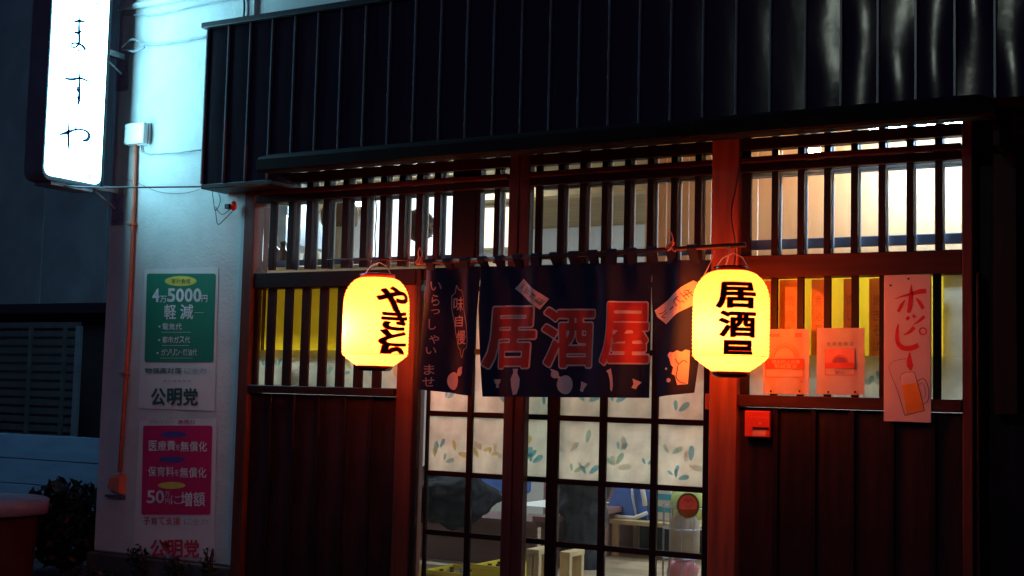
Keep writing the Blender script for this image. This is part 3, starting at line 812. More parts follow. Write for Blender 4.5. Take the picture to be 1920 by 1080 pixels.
o = MB().lathe((p.x + .01, 1.0, .46), [(.07, 0), (.09, .02), (.09, .2), (.05, .24), (.06, .26)], 18).build('brown_bag', pbr('brown_paper', (.34, .24, .15), .8, .2), None, True); tag(o, 'brown paper bag inside the wire basket', 'bag')
o = MB().ball((p.x - .0, 1.0, .37), .095, .09, .09, 18, wob=.1).build('pink_bag', pbr('pink_plastic', (.55, .16, .16), .35), None, True); tag(o, 'crumpled pink plastic bag low in the wire basket', 'bag')
# brown cupboard against the back wall
t = thing('cupboard', 'tall brown cupboard standing at the back of the room', 'cupboard', (-1.75, 2.9, FL))
box('carcass', -2.5, -1.3, 2.9, 3.3, FL, 1.15, M['counter'], t)
for k in range(3): box('door', -2.49 + .4 * k, -2.11 + .4 * k, 2.88, 2.898, FL + .03, 1.12, M['pale_wood'] if k == 2 else M['counter'], t)

# ------------------------------------------------------------------ lanterns
PAPER_COL = (1.0, .074, .007)
def paper_mat():
    m, nt, out = newmat('lantern_paper')
    tr = N(nt, 'ShaderNodeBsdfTranslucent'); tr.inputs[0].default_value = (.95, .62, .22, 1)
    df = N(nt, 'ShaderNodeBsdfDiffuse'); df.inputs[0].default_value = (.8, .55, .3, 1)
    mx = N(nt, 'ShaderNodeMixShader'); mx.inputs[0].default_value = .6
    nt.links.new(df.outputs[0], mx.inputs[1]); nt.links.new(tr.outputs[0], mx.inputs[2])
    tc = N(nt, 'ShaderNodeTexCoord'); sx = N(nt, 'ShaderNodeSeparateXYZ'); nt.links.new(tc.outputs['Object'], sx.inputs[0])
    # paper is denser where it is glued over each bamboo hoop
    mm = N(nt, 'ShaderNodeMath', operation='MULTIPLY'); mm.inputs[1].default_value = 2 * math.pi / .021; nt.links.new(sx.outputs[2], mm.inputs[0])
    sn = N(nt, 'ShaderNodeMath', operation='SINE'); nt.links.new(mm.outputs[0], sn.inputs[0])
    no = N(nt, 'ShaderNodeTexNoise'); no.inputs['Scale'].default_value = 9; no.inputs['Detail'].default_value = 4; nt.links.new(tc.outputs['Object'], no.inputs['Vector'])
    ma = N(nt, 'ShaderNodeMath', operation='MULTIPLY_ADD'); ma.inputs[1].default_value = .22; nt.links.new(sn.outputs[0], ma.inputs[0]); nt.links.new(no.outputs[0], ma.inputs[2])
    mr = N(nt, 'ShaderNodeMapRange'); mr.inputs[1].default_value = .2; mr.inputs[2].default_value = .8; mr.inputs[3].default_value = .5; mr.inputs[4].default_value = 1.3; nt.links.new(ma.outputs[0], mr.inputs[0])
    ms = N(nt, 'ShaderNodeMath', operation='MULTIPLY'); ms.inputs[1].default_value = 6.6 * K_LAN; nt.links.new(mr.outputs[0], ms.inputs[0])
    e = N(nt, 'ShaderNodeEmission'); e.inputs[0].default_value = (*PAPER_COL, 1); nt.links.new(ms.outputs[0], e.inputs[1])
    ad = N(nt, 'ShaderNodeAddShader'); nt.links.new(mx.outputs[0], ad.inputs[0]); nt.links.new(e.outputs[0], ad.inputs[1])
    nt.links.new(ad.outputs[0], out.inputs[0]); return m
PAPER = paper_mat()
LCAP = pbr('lantern_cap', (.05, .008, .006), .25, .1); LCAPR = pbr('red_lantern_rim', (.45, .03, .02), .35, .1)
LINK = pbr('lantern_ink', (.015, .004, .003), .8, .05)
LRED = transl('lantern_outline', (.50, .10, .02), .6)
def lantern(cx_px, top_px, mid_px, bot_px, R, Y, label, cap_top, chars, hot, nk=.10, boff=(0, 0, 0), bw=.045):
    c = at(cx_px, 600, Y); R = R / FPX * (c - CAM).dot(_f); nk = nk * R; zt, zm, zb = at(cx_px, top_px, Y).z, at(cx_px, mid_px, Y).z, at(cx_px, bot_px, Y).z
    t = thing('paper_lantern', label, 'lantern', (c.x, Y, zb - .03), 'glowing paper lanterns')
    H = zt - zm
    def rad_at(z):       # radius as a function of height
        if z >= zm:
            s = (z - zm) / H
            if s < .62: return R * (1 - .02 * abs(s - .4))
            q = (s - .62) / .38
            return nk + (R * .9956 - nk) * max(0, 1 - q ** 2.3) ** .62
        q = (zm - z) / (zm - zb)
        return R * .99 - (R * .99 - nk * 1.15) * (q ** 1.25)
    rings = []
    nr = 26
    for i in range(nr * 2 + 1):
        z = zb + (zt - zb) * i / (nr * 2)
        rings.append((rad_at(z) - (.0035 if i % 2 else 0), z - zb))
    MB().lathe((c.x, Y, zb), rings, 56, cap=False).build('paper', PAPER, t, True)
    # caps
    MB().lathe((c.x, Y, zt - .004), [(nk * 1.06, 0), (nk * 1.1, .006), (nk * 1.1, .022), (nk * .9, .026), (nk * .88, .012)], 32, cap=False).build('top_ring', cap_top, t, True)
    MB().lathe((c.x, Y, zb - .028), [(nk * .7, 0), (nk * 1.0, .004), (nk * 1.12, .016), (nk * 1.16, .032), (nk * 1.1, .033)], 32).build('bottom_ring', LCAP, t, True)
    MB().lathe((c.x, Y, zm - .003), [(R * .992 + .001, 0), (R * .992 + .003, .0015), (R * .992 + .001, .003)], 56, cap=False).build('seam_ring', LRED, t, True)
    # bulb
    bc = Vector((c.x, Y, (zt + zm) / 2)) + Vector(boff)
    MB().ball(bc, .03, .03, .045, 14).build('bulb', emis('lantern_bulb', (1, .6, .25), 8), t, True)
    li = bpy.data.lights.new('bulb_light', 'POINT'); li.energy = hot; li.color = (1.0, .57, .19); li.shadow_soft_size = .03
    lo = bpy.data.objects.new('bulb_light', li); COL.objects.link(lo); ORI[lo] = bc - Vector((0, 0, .08)); lo.parent = t; lo.location = ORI[lo] - ORI[t]
    # lettering bent round the paper; u = degrees right of the viewing direction, v = picture y
    vd = (Vector((CAM.x, CAM.y)) - Vector((c.x, Y))).normalized(); rt = Vector((-vd.y, vd.x))
    def wrap(o_):
        def fn(u, v):
            z = at(cx_px, v, Y).z
            rr = rad_at(z) + o_; a = rad(u)
            d = vd * math.cos(a) + rt * math.sin(a)
            return Vector((c.x + d.x * rr, Y + d.y * rr, z))
        return fn
    for ch, x0, y0, x1, y1, sl, cut in chars:
        flat('lettering', bold(ch, x0, y0, x1, y1, bw, slant=sl, cut=cut), wrap(.0045), LINK, t)
        flat('lettering_edge', bold(ch, x0, y0, x1, y1, bw + .015, bw, slant=sl, cut=cut), wrap(.002), LRED, t)
    return t, c, zt, zb, wrap
LA = lantern(705, 521, 664, 686, 62.5, -.45, 'left glowing paper lantern lettered in hiragana beside the shop curtain', LCAPR,
    [('や', 0, 540, 68, 586, 0, None), ('き', 9, 583, 66, 621, 0, None), ('と', 5, 619, 64, 650, 0, None), ('り', 8, 648, 60, 696, 0, 664)], 15, boff=(-.075, -.055, .0), nk=.48, bw=.036)
LB = lantern(1370.5, 508, 668, 697, 72, -.45, 'right glowing paper lantern lettered in kanji in front of the pillar', LCAP,
    [('居', -22, 534, 38, 582, -.0, None), ('酒', -17, 587, 38, 635, 0, None), ('屋', -15, 641, 34, 702, 0, 667)], 9, boff=(-.02, -.05, -.0), nk=.42, bw=.030)
for (t, c, zt, zb, wr), r_ in ((LA, .088), (LB, .078)):
    mb = MB()
    a = Vector((c.x - r_, -.45, zt + .02)); b_ = Vector((c.x + r_, -.45, zt + .02)); top = Vector((c.x + .01, -.45, zt + .085))
    mb.tube([a, (a + top) / 2 + Vector((-.01, 0, .01)), top], .002, 6); mb.tube([b_, (b_ + top) / 2 + Vector((.01, 0, .01)), top], .002, 6)
    mb.build('wire_bail', M['metal'], t)
# hanging cords of the lanterns
def cable(name, pts, r, mat, label, cat='cable', n=6):
    o = MB().tube(pts, r, n).build(name, mat, None, True); tag(o, label, cat); return o
def spl(pts, n=6):
    P = [Vector(p) for p in pts]; out = []
    for i in range(len(P) - 1):
        p0, p1, p2, p3 = P[max(i - 1, 0)], P[i], P[i + 1], P[min(i + 2, len(P) - 1)]
        for k in range(n):
            t = k / n; out.append(.5 * ((2 * p1) + (p2 - p0) * t + (2 * p0 - 5 * p1 + 4 * p2 - p3) * t * t + (3 * p1 - p0 - 3 * p2 + p3) * t ** 3))
    return out + [P[-1]]
cable('lantern_cord', spl([at(703, 362, -.1), at(706, 400, -.12), at(703, 440, -.2), at(704, 478, -.4), at(694, 500, -.44), at(692, 518, -.45)]), .0035, M['black'], 'thin black cord feeding the left lantern', 'cord')
cable('lantern_cord', spl([at(1388, 300, -.06), at(1380, 350, -.07), at(1371, 400, -.1), at(1378, 450, -.3), at(1379, 480, -.42), at(1374, 506, -.45)]), .0035, M['black'], 'thin black cord feeding the right lantern', 'cord')
cable('hanging_wire', spl([at(1368, 462, -.42), at(1366, 480, -.44), at(1360, 500, -.45)]), .003, M['cable_w'], 'pale wire tying the right lantern to the pole end', 'wire')
cable('hanging_wire', spl([at(1340, 470, -.4), at(1332, 492, -.41), at(1318, 520, -.42)]), .002, M['cable_w'], 'slack wire left of the right lantern top', 'wire')

# ------------------------------------------------------------------ curtain pole and shop curtain
PY = -.385
a, b_ = at(800, 492, PY), at(1398, 459, PY)
pole = MB().tube([a + Vector((-.05, 0, 0)), a.lerp(b_, .5) + Vector((0, 0, -.004)), b_], .012, 12).build('curtain_pole', pbr('bamboo_pole', (.03, .012, .01), .4, .3, (3, 20, 20)), None, True)
tag(pole, 'dark round pole carrying the shop curtain', 'pole')
cable('thin_rail', [at(612, 487, -.30), at(700, 486, -.33), at(800, 489, -.36)], .005, M['post_h'], 'thin rail running left of the curtain above the left lantern', 'rail')
for px, py, lab in ((787, 489, 'rope knot at the left end of the curtain pole'), (1256, 462, 'rope knot on the curtain pole near the right lantern')):
    c = at(px, py, PY - .015); mb = MB()
    for k in range(5):
        a0 = random.uniform(0, 6.28); pts = [c + Vector((.02 * math.cos(a0 + i), .012 * math.sin(2 * i), .02 * math.sin(a0 + i * 1.3))) for i in range(6)]
        mb.tube(spl(pts, 4), .0035, 6)
    mb.tube(spl([c, c + Vector((.02, -.01, .03)), c + Vector((.005, -.01, .07)), c + Vector((-.012, 0, .04)), c]), .0035, 6)
    mb.tube(spl([c, c + Vector((.02, -.01, -.02)), c + Vector((.035, -.01, -.028))]), .0035, 6)
    o = mb.build('rope_knot', pbr('rope', (.55, .25, .16), .8), None, True); tag(o, lab, 'rope')

CY = -.36
def fold(x, z):
    t = max(0, min(1, (2.06 - z) / .68))
    y = .024 * math.sin(17 * x + 1.2 * math.sin(5 * x) + .5 * t) * (.35 + .9 * t) + .006 * math.sin(47 * x + 2.2 * t) * (1 - .5 * t)
    y += .020 * math.sin(31 * x + 3 * z) * math.exp(-((t - .1) / .25) ** 2)
    return CY + y * 1.0 - .02 * t
NAVY = pbr('indigo_cotton', (.007, .014, .058), .85, .25, (200, 200, 200), .15)
PRED = pbr('red_dye', (.55, .06, .04), .8, .15); PCRM = pbr('undyed_cotton', (.80, .74, .66), .85, .1); PINK = pbr('faded_print', (.60, .44, .42), .85, .1)
NR = thing('shop_curtain', 'indigo shop curtain with large red characters hanging over the door', 'curtain', (-.72, CY, 1.38))
def panel(xt0, xt1, xb0, xb1, zt, zb0, zb1, slit=.3):
    nx, nz = 34, 26; vs = []
    for k in range(nz + 1):
        t = k / nz
        for j in range(nx + 1):
            s = j / nx; q = max(0, (t - slit) / (1 - slit))
            x = (xt0 + (xb0 - xt0) * q) * (1 - s) + (xt1 + (xb1 - xt1) * q) * s
            z = zt + ((zb0 + (zb1 - zb0) * s) - zt) * t
            vs.append((x, fold(x, z), z))
    o = mesh_obj('cloth_panel', vs, [(k * (nx + 1) + j, (k + 1) * (nx + 1) + j, (k + 1) * (nx + 1) + j + 1, k * (nx + 1) + j + 1) for k in range(nz) for j in range(nx)], NAVY, NR, smooth=True)
    return o
c1 = panel(-1.530, -1.192, -1.535, -1.203, 2.055, 1.398, 1.370, .22)
c2 = panel(-1.190, -.201, -1.150, -.203, 2.055, 1.368, 1.384)
c3 = panel(-.199, .095, -.157, .03, 2.06, 1.388, 1.415, .25)
for i in range(15):
    x = -1.49 + i * .108
    zp = a.z + (b_.z - a.z) * (x - a.x) / (b_.x - a.x)
    mb = MB(); w2 = .024; y0, y1 = PY - .016, PY + .016
    yy = fold(x, 2.05)
    loop = [(yy, 2.045), (y0, zp - .005), (y0, zp + .012), (PY, zp + .018), (y1, zp + .012), (y1, zp - .005), (yy + .003, 2.045)]
    vs = [(x + s, y, z) for y, z in loop for s in (-w2, w2)]
    mesh_obj('loop', vs, [(2 * k, 2 * k + 1, 2 * k + 3, 2 * k + 2) for k in range(len(loop) - 1)], NAVY, NR)
def on_noren(o_):
    def fn(u, v):
        p = at(u, v, CY); return Vector((p.x, fold(p.x, p.z) - o_, p.z))
    return fn
def noren(name, vf, mat, o_, step=7, par=None, label=None): return flat(name, sliced(vf, step), on_noren(o_), mat, par or NR, label)
def c1x(x, y): return (780 + x / 3.177, 440 + y / 3.177)
for ch, (x0, y0, x1, y1), sk in (('居', (412, 432, 724, 795), -.06), ('酒', (758, 436, 1070, 792), -.0), ('屋', (1122, 406, 1392, 775), -.04)):
    A, Bq = c1x(x0, y0), c1x(x1, y1)
    flat('outline', bold(ch, A[0], A[1], Bq[0], Bq[1], .050, .026, slant=sk), on_noren(.0022), PCRM, NR)
    flat('character', bold(ch, A[0], A[1], Bq[0], Bq[1], .026, slant=sk), on_noren(.0044), PRED, NR)
# left vertical greeting
gy = [(283, 335), (360, 425), (445, 475), (505, 568), (598, 650), (672, 712), (775, 835), (850, 905)]
gx = [(105, 160), (108, 150), (105, 150), (92, 128), (95, 145), (80, 130), (72, 122), (66, 122)]
parts = []
for ch, (y0, y1), (x0, x1) in zip('いらっしゃいませ', gy, gx):
    A, Bq = c1x(x0, y0), c1x(x1, y1); parts.append(bold(ch, A[0], A[1], Bq[0], Bq[1], .009, n=60))
noren('greeting', merge(*parts), PINK, .003)
parts = []
for ch, (x0, y0, x1, y1) in zip('味自慢', ((215, 370, 285, 455), (225, 480, 290, 550), (240, 570, 318, 655))):
    A, Bq = c1x(x0, y0), c1x(x1, y1); parts.append(bold(ch, A[0], A[1], Bq[0], Bq[1], .008, n=60))
pts = [c1x(*q) for q in ((228, 298), (240, 325), (270, 332), (292, 375), (300, 450), (318, 530), (326, 640), (322, 675), (304, 690), (296, 735), (285, 720), (280, 690), (255, 670), (235, 600), (222, 520), (208, 440), (206, 365), (222, 345))]
parts.append(outline(pts, 1.1))
noren('emblem', merge(*parts), PINK, .003)
# cups, gourds, bottle, mug
ic = []
def C1(*pts): return poly(*[c1x(*p) for p in pts])
ic += [ellipse(*c1x(225, 872), 13.6, 17), ellipse(*c1x(278, 818), 6.8, 8.2), C1((245, 830), (262, 815), (275, 835), (258, 850)), C1((268, 795), (300, 785), (298, 808))]
ic += [C1((458, 862), (508, 862), (500, 888), (492, 892), (496, 912), (470, 912), (474, 892), (466, 888))]
ic += [C1((598, 800), (632, 800), (626, 822), (644, 860), (642, 905), (628, 950), (604, 955), (592, 905), (586, 860), (602, 822))]
ic += [ellipse(*c1x(886, 894), 15.8, 17.8), ellipse(*c1x(826, 832), 7, 7.5), C1((832, 845), (846, 838), (866, 856), (848, 870)), C1((798, 798), (826, 806), (812, 822))]
ic += [C1((992, 874), (1034, 890), (1012, 920), (1004, 938), (984, 930), (990, 905))]
ic += [C1((1154, 812), (1180, 798), (1190, 850), (1194, 900), (1188, 935), (1180, 925), (1176, 870), (1166, 830))]
ic += [C1((1292, 858), (1342, 880), (1318, 900), (1308, 920), (1286, 912), (1296, 890))]
for q in ic: noren('motif', q, PCRM, .003)
noren('beer_mug', C1((1530, 742), (1516, 720), (1530, 700), (1552, 704), (1570, 690), (1592, 700), (1610, 685), (1632, 690), (1630, 760), (1622, 890), (1572, 896), (1560, 840), (1545, 830), (1552, 790), (1538, 775)), PCRM, .003)
noren('mug_lines', merge(stroke([c1x(1562, 740), c1x(1580, 770), c1x(1600, 750), c1x(1620, 762)], [1.4] * 4), stroke([c1x(1575, 800), c1x(1568, 850), c1x(1590, 880), c1x(1612, 885)], [1.3] * 4), stroke([c1x(1580, 768), c1x(1572, 800)], [1.2] * 2)), NAVY, .0045)
noren('bubble', merge(ellipse(*c1x(1527, 868), 4, 4), ellipse(*c1x(1510, 800), 2.4, 2.4)), PCRM, .003)
# the two printed slips
SINK = pbr('slip_ink', (.05, .02, .03), .8)
noren('slip', C1((640, 262), (790, 382), (748, 448), (592, 322)), PCRM, .004)
parts = []
ang = math.atan2(382 - 262, 790 - 640)
for k, ch in enumerate('一品料理'):
    cx, cy = 640 - 22 + 148 * (k + .5) / 4 , 292 + 122 * (k + .5) / 4
    P0 = c1x(cx, cy); s = 5.8
    if ch == '一': parts.append(place(ch, P0[0] - s, P0[1] - .8, P0[0] + s, P0[1] + .8, 0, rot=ang + math.pi / 2 + .0))
    else: parts.append(place(ch, P0[0] - s, P0[1] - s, P0[0] + s, P0[1] + s, 0, rot=ang - math.pi / 2 + math.pi))
noren('slip_lettering', merge(*parts), SINK, .0055)
noren('slip', C1((1650, 272), (1425, 452), (1440, 490), (1500, 535), (1570, 470), (1700, 390), (1700, 300)), PCRM, .004)
parts = []
ang2 = math.atan2(452 - 272, 1425 - 1650) - math.pi / 2
for ch, cx, cy, s in (('ル', 1482, 475, 7.5), ('ー', 1535, 440, 5), ('ビ', 1578, 400, 8), ('生', 1625, 355, 8)):
    P0 = c1x(cx, cy)
    if ch == 'ー': parts.append(place(ch, P0[0] - s, P0[1] - 1.2, P0[0] + s, P0[1] + 1.2, 0, rot=ang2 + math.pi / 2))
    else: parts.append(place(ch, P0[0] - s, P0[1] - s, P0[0] + s, P0[1] + s, 0, rot=ang2))
noren('slip_lettering', merge(*parts), SINK, .0055)

# ------------------------------------------------------------------ projecting sign
SX = -4.20; SY0, SY1 = -.700, -.215; SZ0, SZ1 = 2.655, 4.35; ST_ = .17
sg = thing('hanging_sign', 'tall glowing white projecting sign with brushed blue hiragana', 'sign', (SX - ST_ / 2, (SY0 + SY1) / 2, SZ0))
FACE = emis('sign_face', (.30, .77, 1.0), K_SIGN)
CASE = pbr('sign_case', (.10, .14, .17), .45, .2, (5, 5, 5), .1)
def slab(name, x0, x1, y0, y1, z0, z1, r, mat, par):
    pts = rrect(y0, z0, y1, z1, r)[0]; n = len(pts)
    vs = [(x0, y, z) for y, z in pts] + [(x1, y, z) for y, z in pts]
    return mesh_obj(name, vs, [tuple(range(n))[::-1], tuple(range(n, 2 * n))] + [(i, (i + 1) % n, n + (i + 1) % n, n + i) for i in range(n)], mat, par)
slab('case', SX - ST_, SX, SY0, SY1, SZ0, SZ1, .06, CASE, sg)
slab('face', SX + .0005, SX + .004, SY0 + .012, SY1 - .012, SZ0 + .03, SZ1 - .015, .05, FACE, sg)
slab('face', SX - ST_ - .004, SX - ST_ - .0005, SY0 + .012, SY1 - .012, SZ0 + .03, SZ1 - .015, .05, FACE, sg)
INKB = pbr('blue_brush_ink', (.05, .16, .42), .6, .1)
def on_sign(u, v):
    p = atx(60 + u / 2.7, v / 2.7, SX + .0055); return p
bs = [  # ま
    ([(208, 112), (240, 106), (270, 112)], [3, 9, 4]), ([(210, 162), (232, 166), (252, 156)], [3, 9, 3]), ([(240, 82), (238, 140), (240, 205), (236, 225)], [3, 7, 8, 7]),
    ([(240, 222), (218, 240), (200, 236), (200, 222), (222, 218), (250, 228), (266, 244), (268, 258)], [7, 5, 4, 5, 6, 6, 9, 4]), ([(228, 250), (236, 256), (244, 250)], [4, 5, 2]),
    # す
    ([(163, 394), (200, 402), (245, 396), (290, 414)], [4, 9, 7, 4]), ([(243, 352), (240, 410), (240, 470), (238, 505), (230, 540)], [3, 6, 8, 10, 2]), ([(240, 438), (228, 446), (234, 462), (242, 452)], [3, 5, 6, 3]), ([(225, 488), (240, 500)], [4, 6]),
    # や
    ([(137, 682), (175, 672), (225, 655), (272, 662), (290, 688), (275, 710), (252, 708)], [3, 11, 5, 6, 10, 11, 3]), ([(184, 620), (184, 680), (186, 735), (189, 782)], [3, 8, 7, 2]), ([(215, 640), (224, 652), (220, 664)], [3, 5, 3]),
    ([(318, 318), (324, 322)], [3, 3]), ([(326, 16), (340, 22)], [5, 3])]
flat('lettering', merge(*[stroke(p, [q_ * 1.75 + .8 for q_ in w_]) for p, w_ in bs]), on_sign, INKB, sg)
GRY = pbr('faded_number_print', (.25, .33, .38), .6)
def sgt(ch, x0, y0, x1, y1): return place(ch, x0, y0, x1, y1)
flat('telephone_number', merge(sgt('0', 112, 845, 124, 876), sgt('4', 302, 885, 318, 912), sgt('0', 322, 888, 340, 918)), on_sign, GRY, sg)
FAD = pbr('very_faded_number_print', (.45, .55, .62), .6)
flat('telephone_number', merge(sgt('8', 132, 848, 146, 878), sgt('1', 288, 880, 296, 910)), on_sign, FAD, sg)
for za, pyc in ((3.50, 0), (2.58, 0)):
    # wall plate and arm
    x0, x1 = (-4.325, -4.215) if za > 3 else (-4.31, -4.20)
    box('bracket_plate', x0, x1, -.010, -.001, za - .13, za + .13, M['metal'], sg, b=.002)
    for dz in (-.10, -.06, .07, .10):
        MB().lathe((0, 0, 0), [(.008, 0), (.008, .006)], 8).build('bolt', M['metal'], sg) if False else box('bolt', x0 + .03, x0 + .045, -.018, -.0105, za + dz, za + dz + .014, M['metal'], sg, b=.003)
    z_ = za + .10
    box('bracket_arm', -4.29, -4.25, -.214, -.011, z_ - .02, z_ + .02, M['metal'], sg, b=.003)
    MB().tube([(-4.27, -.02, z_ - .12), (-4.27, -.2, z_ - .03)], .008, 6).build('bracket_brace', M['metal'], sg)
box('frame_edge', SX - ST_ - .01, SX + .008, SY1 + .001, SY1 + .012, SZ0 + .02, SZ1, M['black'], sg)
box('bottom_rail', SX - ST_ + .01, SX - .01, SY0 + .08, SY1 - .06, SZ0 - .025, SZ0 - .001, M['metal'], sg)
# light the face throws on the wall comes from the glowing face itself

# ------------------------------------------------------------------ cables, conduit, junction box on the white wall
t = thing('junction_box', 'white junction box at the top of the conduit pipe', 'junction box', at(253, 268, 0))
a, b_ = at(236, 233, -.05), at(271, 268, -.05)
box('cover', a.x, b_.x, -.062, -.02, b_.z, a.z, M['plastic_w'], t, b=.006); box('base', a.x - .004, b_.x + .004, -.019, -.001, b_.z - .004, a.z + .004, M['plastic_w'], t)
t = thing('conduit_pipe', 'conduit pipe with orange light painted into its colour, running down the white wall into a small box', 'pipe', at(218, 925, 0))
MB().tube([at(254, 269, -.02), at(250, 400, -.02), at(240, 640, -.02), at(224, 885, -.02)], .0125, 10).build('pipe', M['pipe'], t, True)
for py in (420, 700): 
    q = at(254 - (py - 269) * .048, py, -.02); box('clamp', q.x - .035, q.x + .035, -.038, -.001, q.z - .008, q.z + .008, M['pipe'], t)
a = at(204, 895, -.03); b_ = at(229, 923, -.03)
mb = MB(); zc_ = (a.z + b_.z) / 2
mb.add([(a.x + .02, -.001, zc_ + .06), (b_.x, -.001, zc_ + .075), (b_.x, -.001, zc_ - .065), (a.x - .01, -.001, zc_ - .03), (a.x + .03, -.05, zc_ + .045), (b_.x - .01, -.05, zc_ + .055), (b_.x - .01, -.05, zc_ - .05), (a.x + .01, -.05, zc_ - .02)],
       [(3, 2, 1, 0), (4, 5, 6, 7), (0, 1, 5, 4), (1, 2, 6, 5), (2, 3, 7, 6), (3, 0, 4, 7)])
mb.build('end_box', M['pipe'], t)
box('box_flange', a.x - .03, b_.x + .005, -.03, -.001, zc_ - .085, zc_ - .068, M['cable'], t)
W_ = -.012
def jit(pts, amp=.004): return [p + Vector((0, random.uniform(-.4, 0) * amp, random.uniform(-1, 1) * amp)) for p in spl(pts, 5)]
cable('wall_cable', jit([at(228, 88, -.06), at(248, 74, -.04), at(280, 84, W_), at(330, 80, W_), at(378, 70, W_), at(392, 68, W_)]), .007, M['cable_w'], 'upper cable looping from the sign bracket to the fascia')
cable('wall_cable', jit([at(226, 92, -.05), at(250, 96, -.04), at(272, 88, -.03)]), .008, M['cable_w'], 'short cable bundle tied at the upper sign bracket')
cable('wall_cable', jit([at(230, 27, W_), at(290, 28, W_), at(340, 18, W_), at(430, 0, W_), at(470, -8, W_)]), .006, M['cable_w'], 'cable sagging just under the wall moulding')
cable('wall_cable', jit([at(266, 270, W_), at(268, 286, W_), at(300, 289, W_), at(340, 285, W_), at(376, 281, W_)]), .005, M['cable_w'], 'thin cable running right from the junction box')
cable('wall_cable', jit([at(457, -10, W_), at(458, 15, W_), at(456, 48, W_)], .001), .007, M['cable'], 'short dark vertical cable above the fascia corner')
cable('wall_cable', spl([at(228, 332, -.03), at(262, 345, W_), at(300, 360, W_), at(345, 362, W_), at(374, 355, W_)]), .002, M['cable'], 'thin wire sagging below the steel stay')
cable('steel_stay', [at(95, 348, -.55), at(190, 352, -.40), at(375, 350, -.20), at(500, 346, -.26)], .006, M['cable'], 'long thin steel stay from the sign foot to the fascia', 'stay rod')
for k, pts in enumerate(([(398, 356), (400, 375), (404, 395), (413, 378), (410, 362)], [(404, 392), (408, 420), (420, 412), (436, 396)], [(404, 388), (416, 402), (432, 392)])):
    cable('loose_wire', spl([at(*p_, -.03 - .01 * k) for p_ in pts]), .0025, M['black'], ['upper loop of loose wire under the fascia corner', 'long loop of loose wire under the fascia corner', 'short loose wire leading to the red lamp'][k], 'wire')
p = at(438, 386, -.05)
t = thing('pilot_lamp', 'small red lamp fixed under the left end of the fascia', 'lamp', (p.x, p.y, p.z - .03))
MB().ball(p, .022, .02, .032, 12).build('lens', pbr('red_lens', (.7, .05, .02), .3), t, True); box('holder', p.x - .05, p.x - .012, -.08, -.03, p.z - .02, p.z + .01, M['black'], t)

# ------------------------------------------------------------------ posters
def sheet_fn(o_): return lambda u, v: at(u, v, -.004 - o_)
def poster(label, corners, loc):
    t = thing('poster', label, 'poster', loc)
    vs, n_ = [], 14
    TL, TR, BR, BL_ = [Vector(at(*c_, 0)) for c_ in corners]
    for k in range(n_ + 1):
        for j in range(n_ + 1):
            p = TL.lerp(TR, j / n_).lerp(BL_.lerp(BR, j / n_), k / n_)
            p.y = -.003 - .0006 * math.sin(j * .9 + k * .4); p.x += random.uniform(-.002, .002) * (j in (0, n_)); p.z += random.uniform(-.003, .003) * (k in (0, n_)); vs.append(p)
    fs = [(k * (n_ + 1) + j, (k + 1) * (n_ + 1) + j, (k + 1) * (n_ + 1) + j + 1, k * (n_ + 1) + j + 1) for k in range(n_) for j in range(n_)]
    o = mesh_obj('sheet', vs, fs, M['white'], t, smooth=True)
    md = None
    return t
PGR = pbr('poster_green', (.015, .22, .13), .55, .06); PMG = pbr('poster_magenta', (.62, .015, .12), .55, .06); PYL = pbr('poster_yellow', (.72, .66, .10), .6); PBL = pbr('poster_blue', (.08, .07, .30), .6)
PWH = pbr('poster_white_print', (.78, .78, .75), .6); PDG = pbr('poster_dark_green_print', (.02, .09, .07), .6); PGY = pbr('poster_grey_print', (.34, .36, .37), .6); PRD = pbr('poster_red_print', (.62, .03, .07), .6); PPK = pbr('poster_faded_pink', (.50, .36, .38), .6)
def qz(x, y): return (250 + x / 3.7235, 490 + y / 3.7235)         # reading frame of the upper poster
def qz2(x, y): return (240 + x / 3.4833, 770 + y / 3.4833)
def tx(fr, s, x0, y0, x1, y1, off=.012, widths=None, dx=0.0):
    """dx = sideways drift of the row per unit of height is ignored; rows are level on the wall"""
    A, Bq = fr(x0, y0), fr(x1, y1)
    return solid_text(s, A[0], A[1], Bq[0], Bq[1], off, widths=widths)
p1 = poster('upper poster with a green panel of white lettering on the stucco wall', ((272, 505), (410, 501), (403, 770), (259, 765)), (at(335, 768).x, 0, at(335, 768).z))
o = sheet_fn
flat('green_panel', rrect(274.5, 513, 403.5, 679, 4), lambda u, v: at(u - (v - 513) * .028 + 1, v, -.0052), PGR, p1)
T1 = lambda u, v: at(u - (v - 513) * .02, v, -.0062)
flat('oval', ellipse(*qz(332, 138), 30, 9.5), T1, PYL, p1)
T1b = lambda u, v: at(u - (v - 513) * .02, v, -.0070)
flat('lettering', tx(qz, '家計負担', 268, 122, 400, 155, .0), T1b, PDG, p1)
flat('lettering', merge(tx(qz, '4', 135, 190, 185, 285, .03), tx(qz, '万', 188, 240, 236, 288), tx(qz, '5000', 240, 188, 478, 285, .03), tx(qz, '円', 480, 235, 520, 285), tx(qz, '軽', 220, 300, 305, 405, .014), tx(qz, '減', 332, 300, 425, 405, .014)), T1b, PWH, p1)
flat('lettering', merge(tx(qz, '電気代', 210, 433, 345, 478), tx(qz, '都市ガス代', 212, 525, 405, 570), tx(qz, 'ガソリン・灯油代', 205, 612, 455, 658, widths=[1, 1, 1, 1, .5, 1, 1, 1]), ellipse(*qz(190, 455), 2, 2), ellipse(*qz(190, 550), 2, 2), ellipse(*qz(180, 640), 2, 2)), T1b, PWH, p1)
flat('rule', merge(*[stroke([qz(a_, b2), qz(c_, b2)], [.7, .7]) for a_, b2, c_ in ((205, 495, 410), (210, 587, 400), (200, 675, 425), (430, 358, 498))]), T1b, PWH, p1)
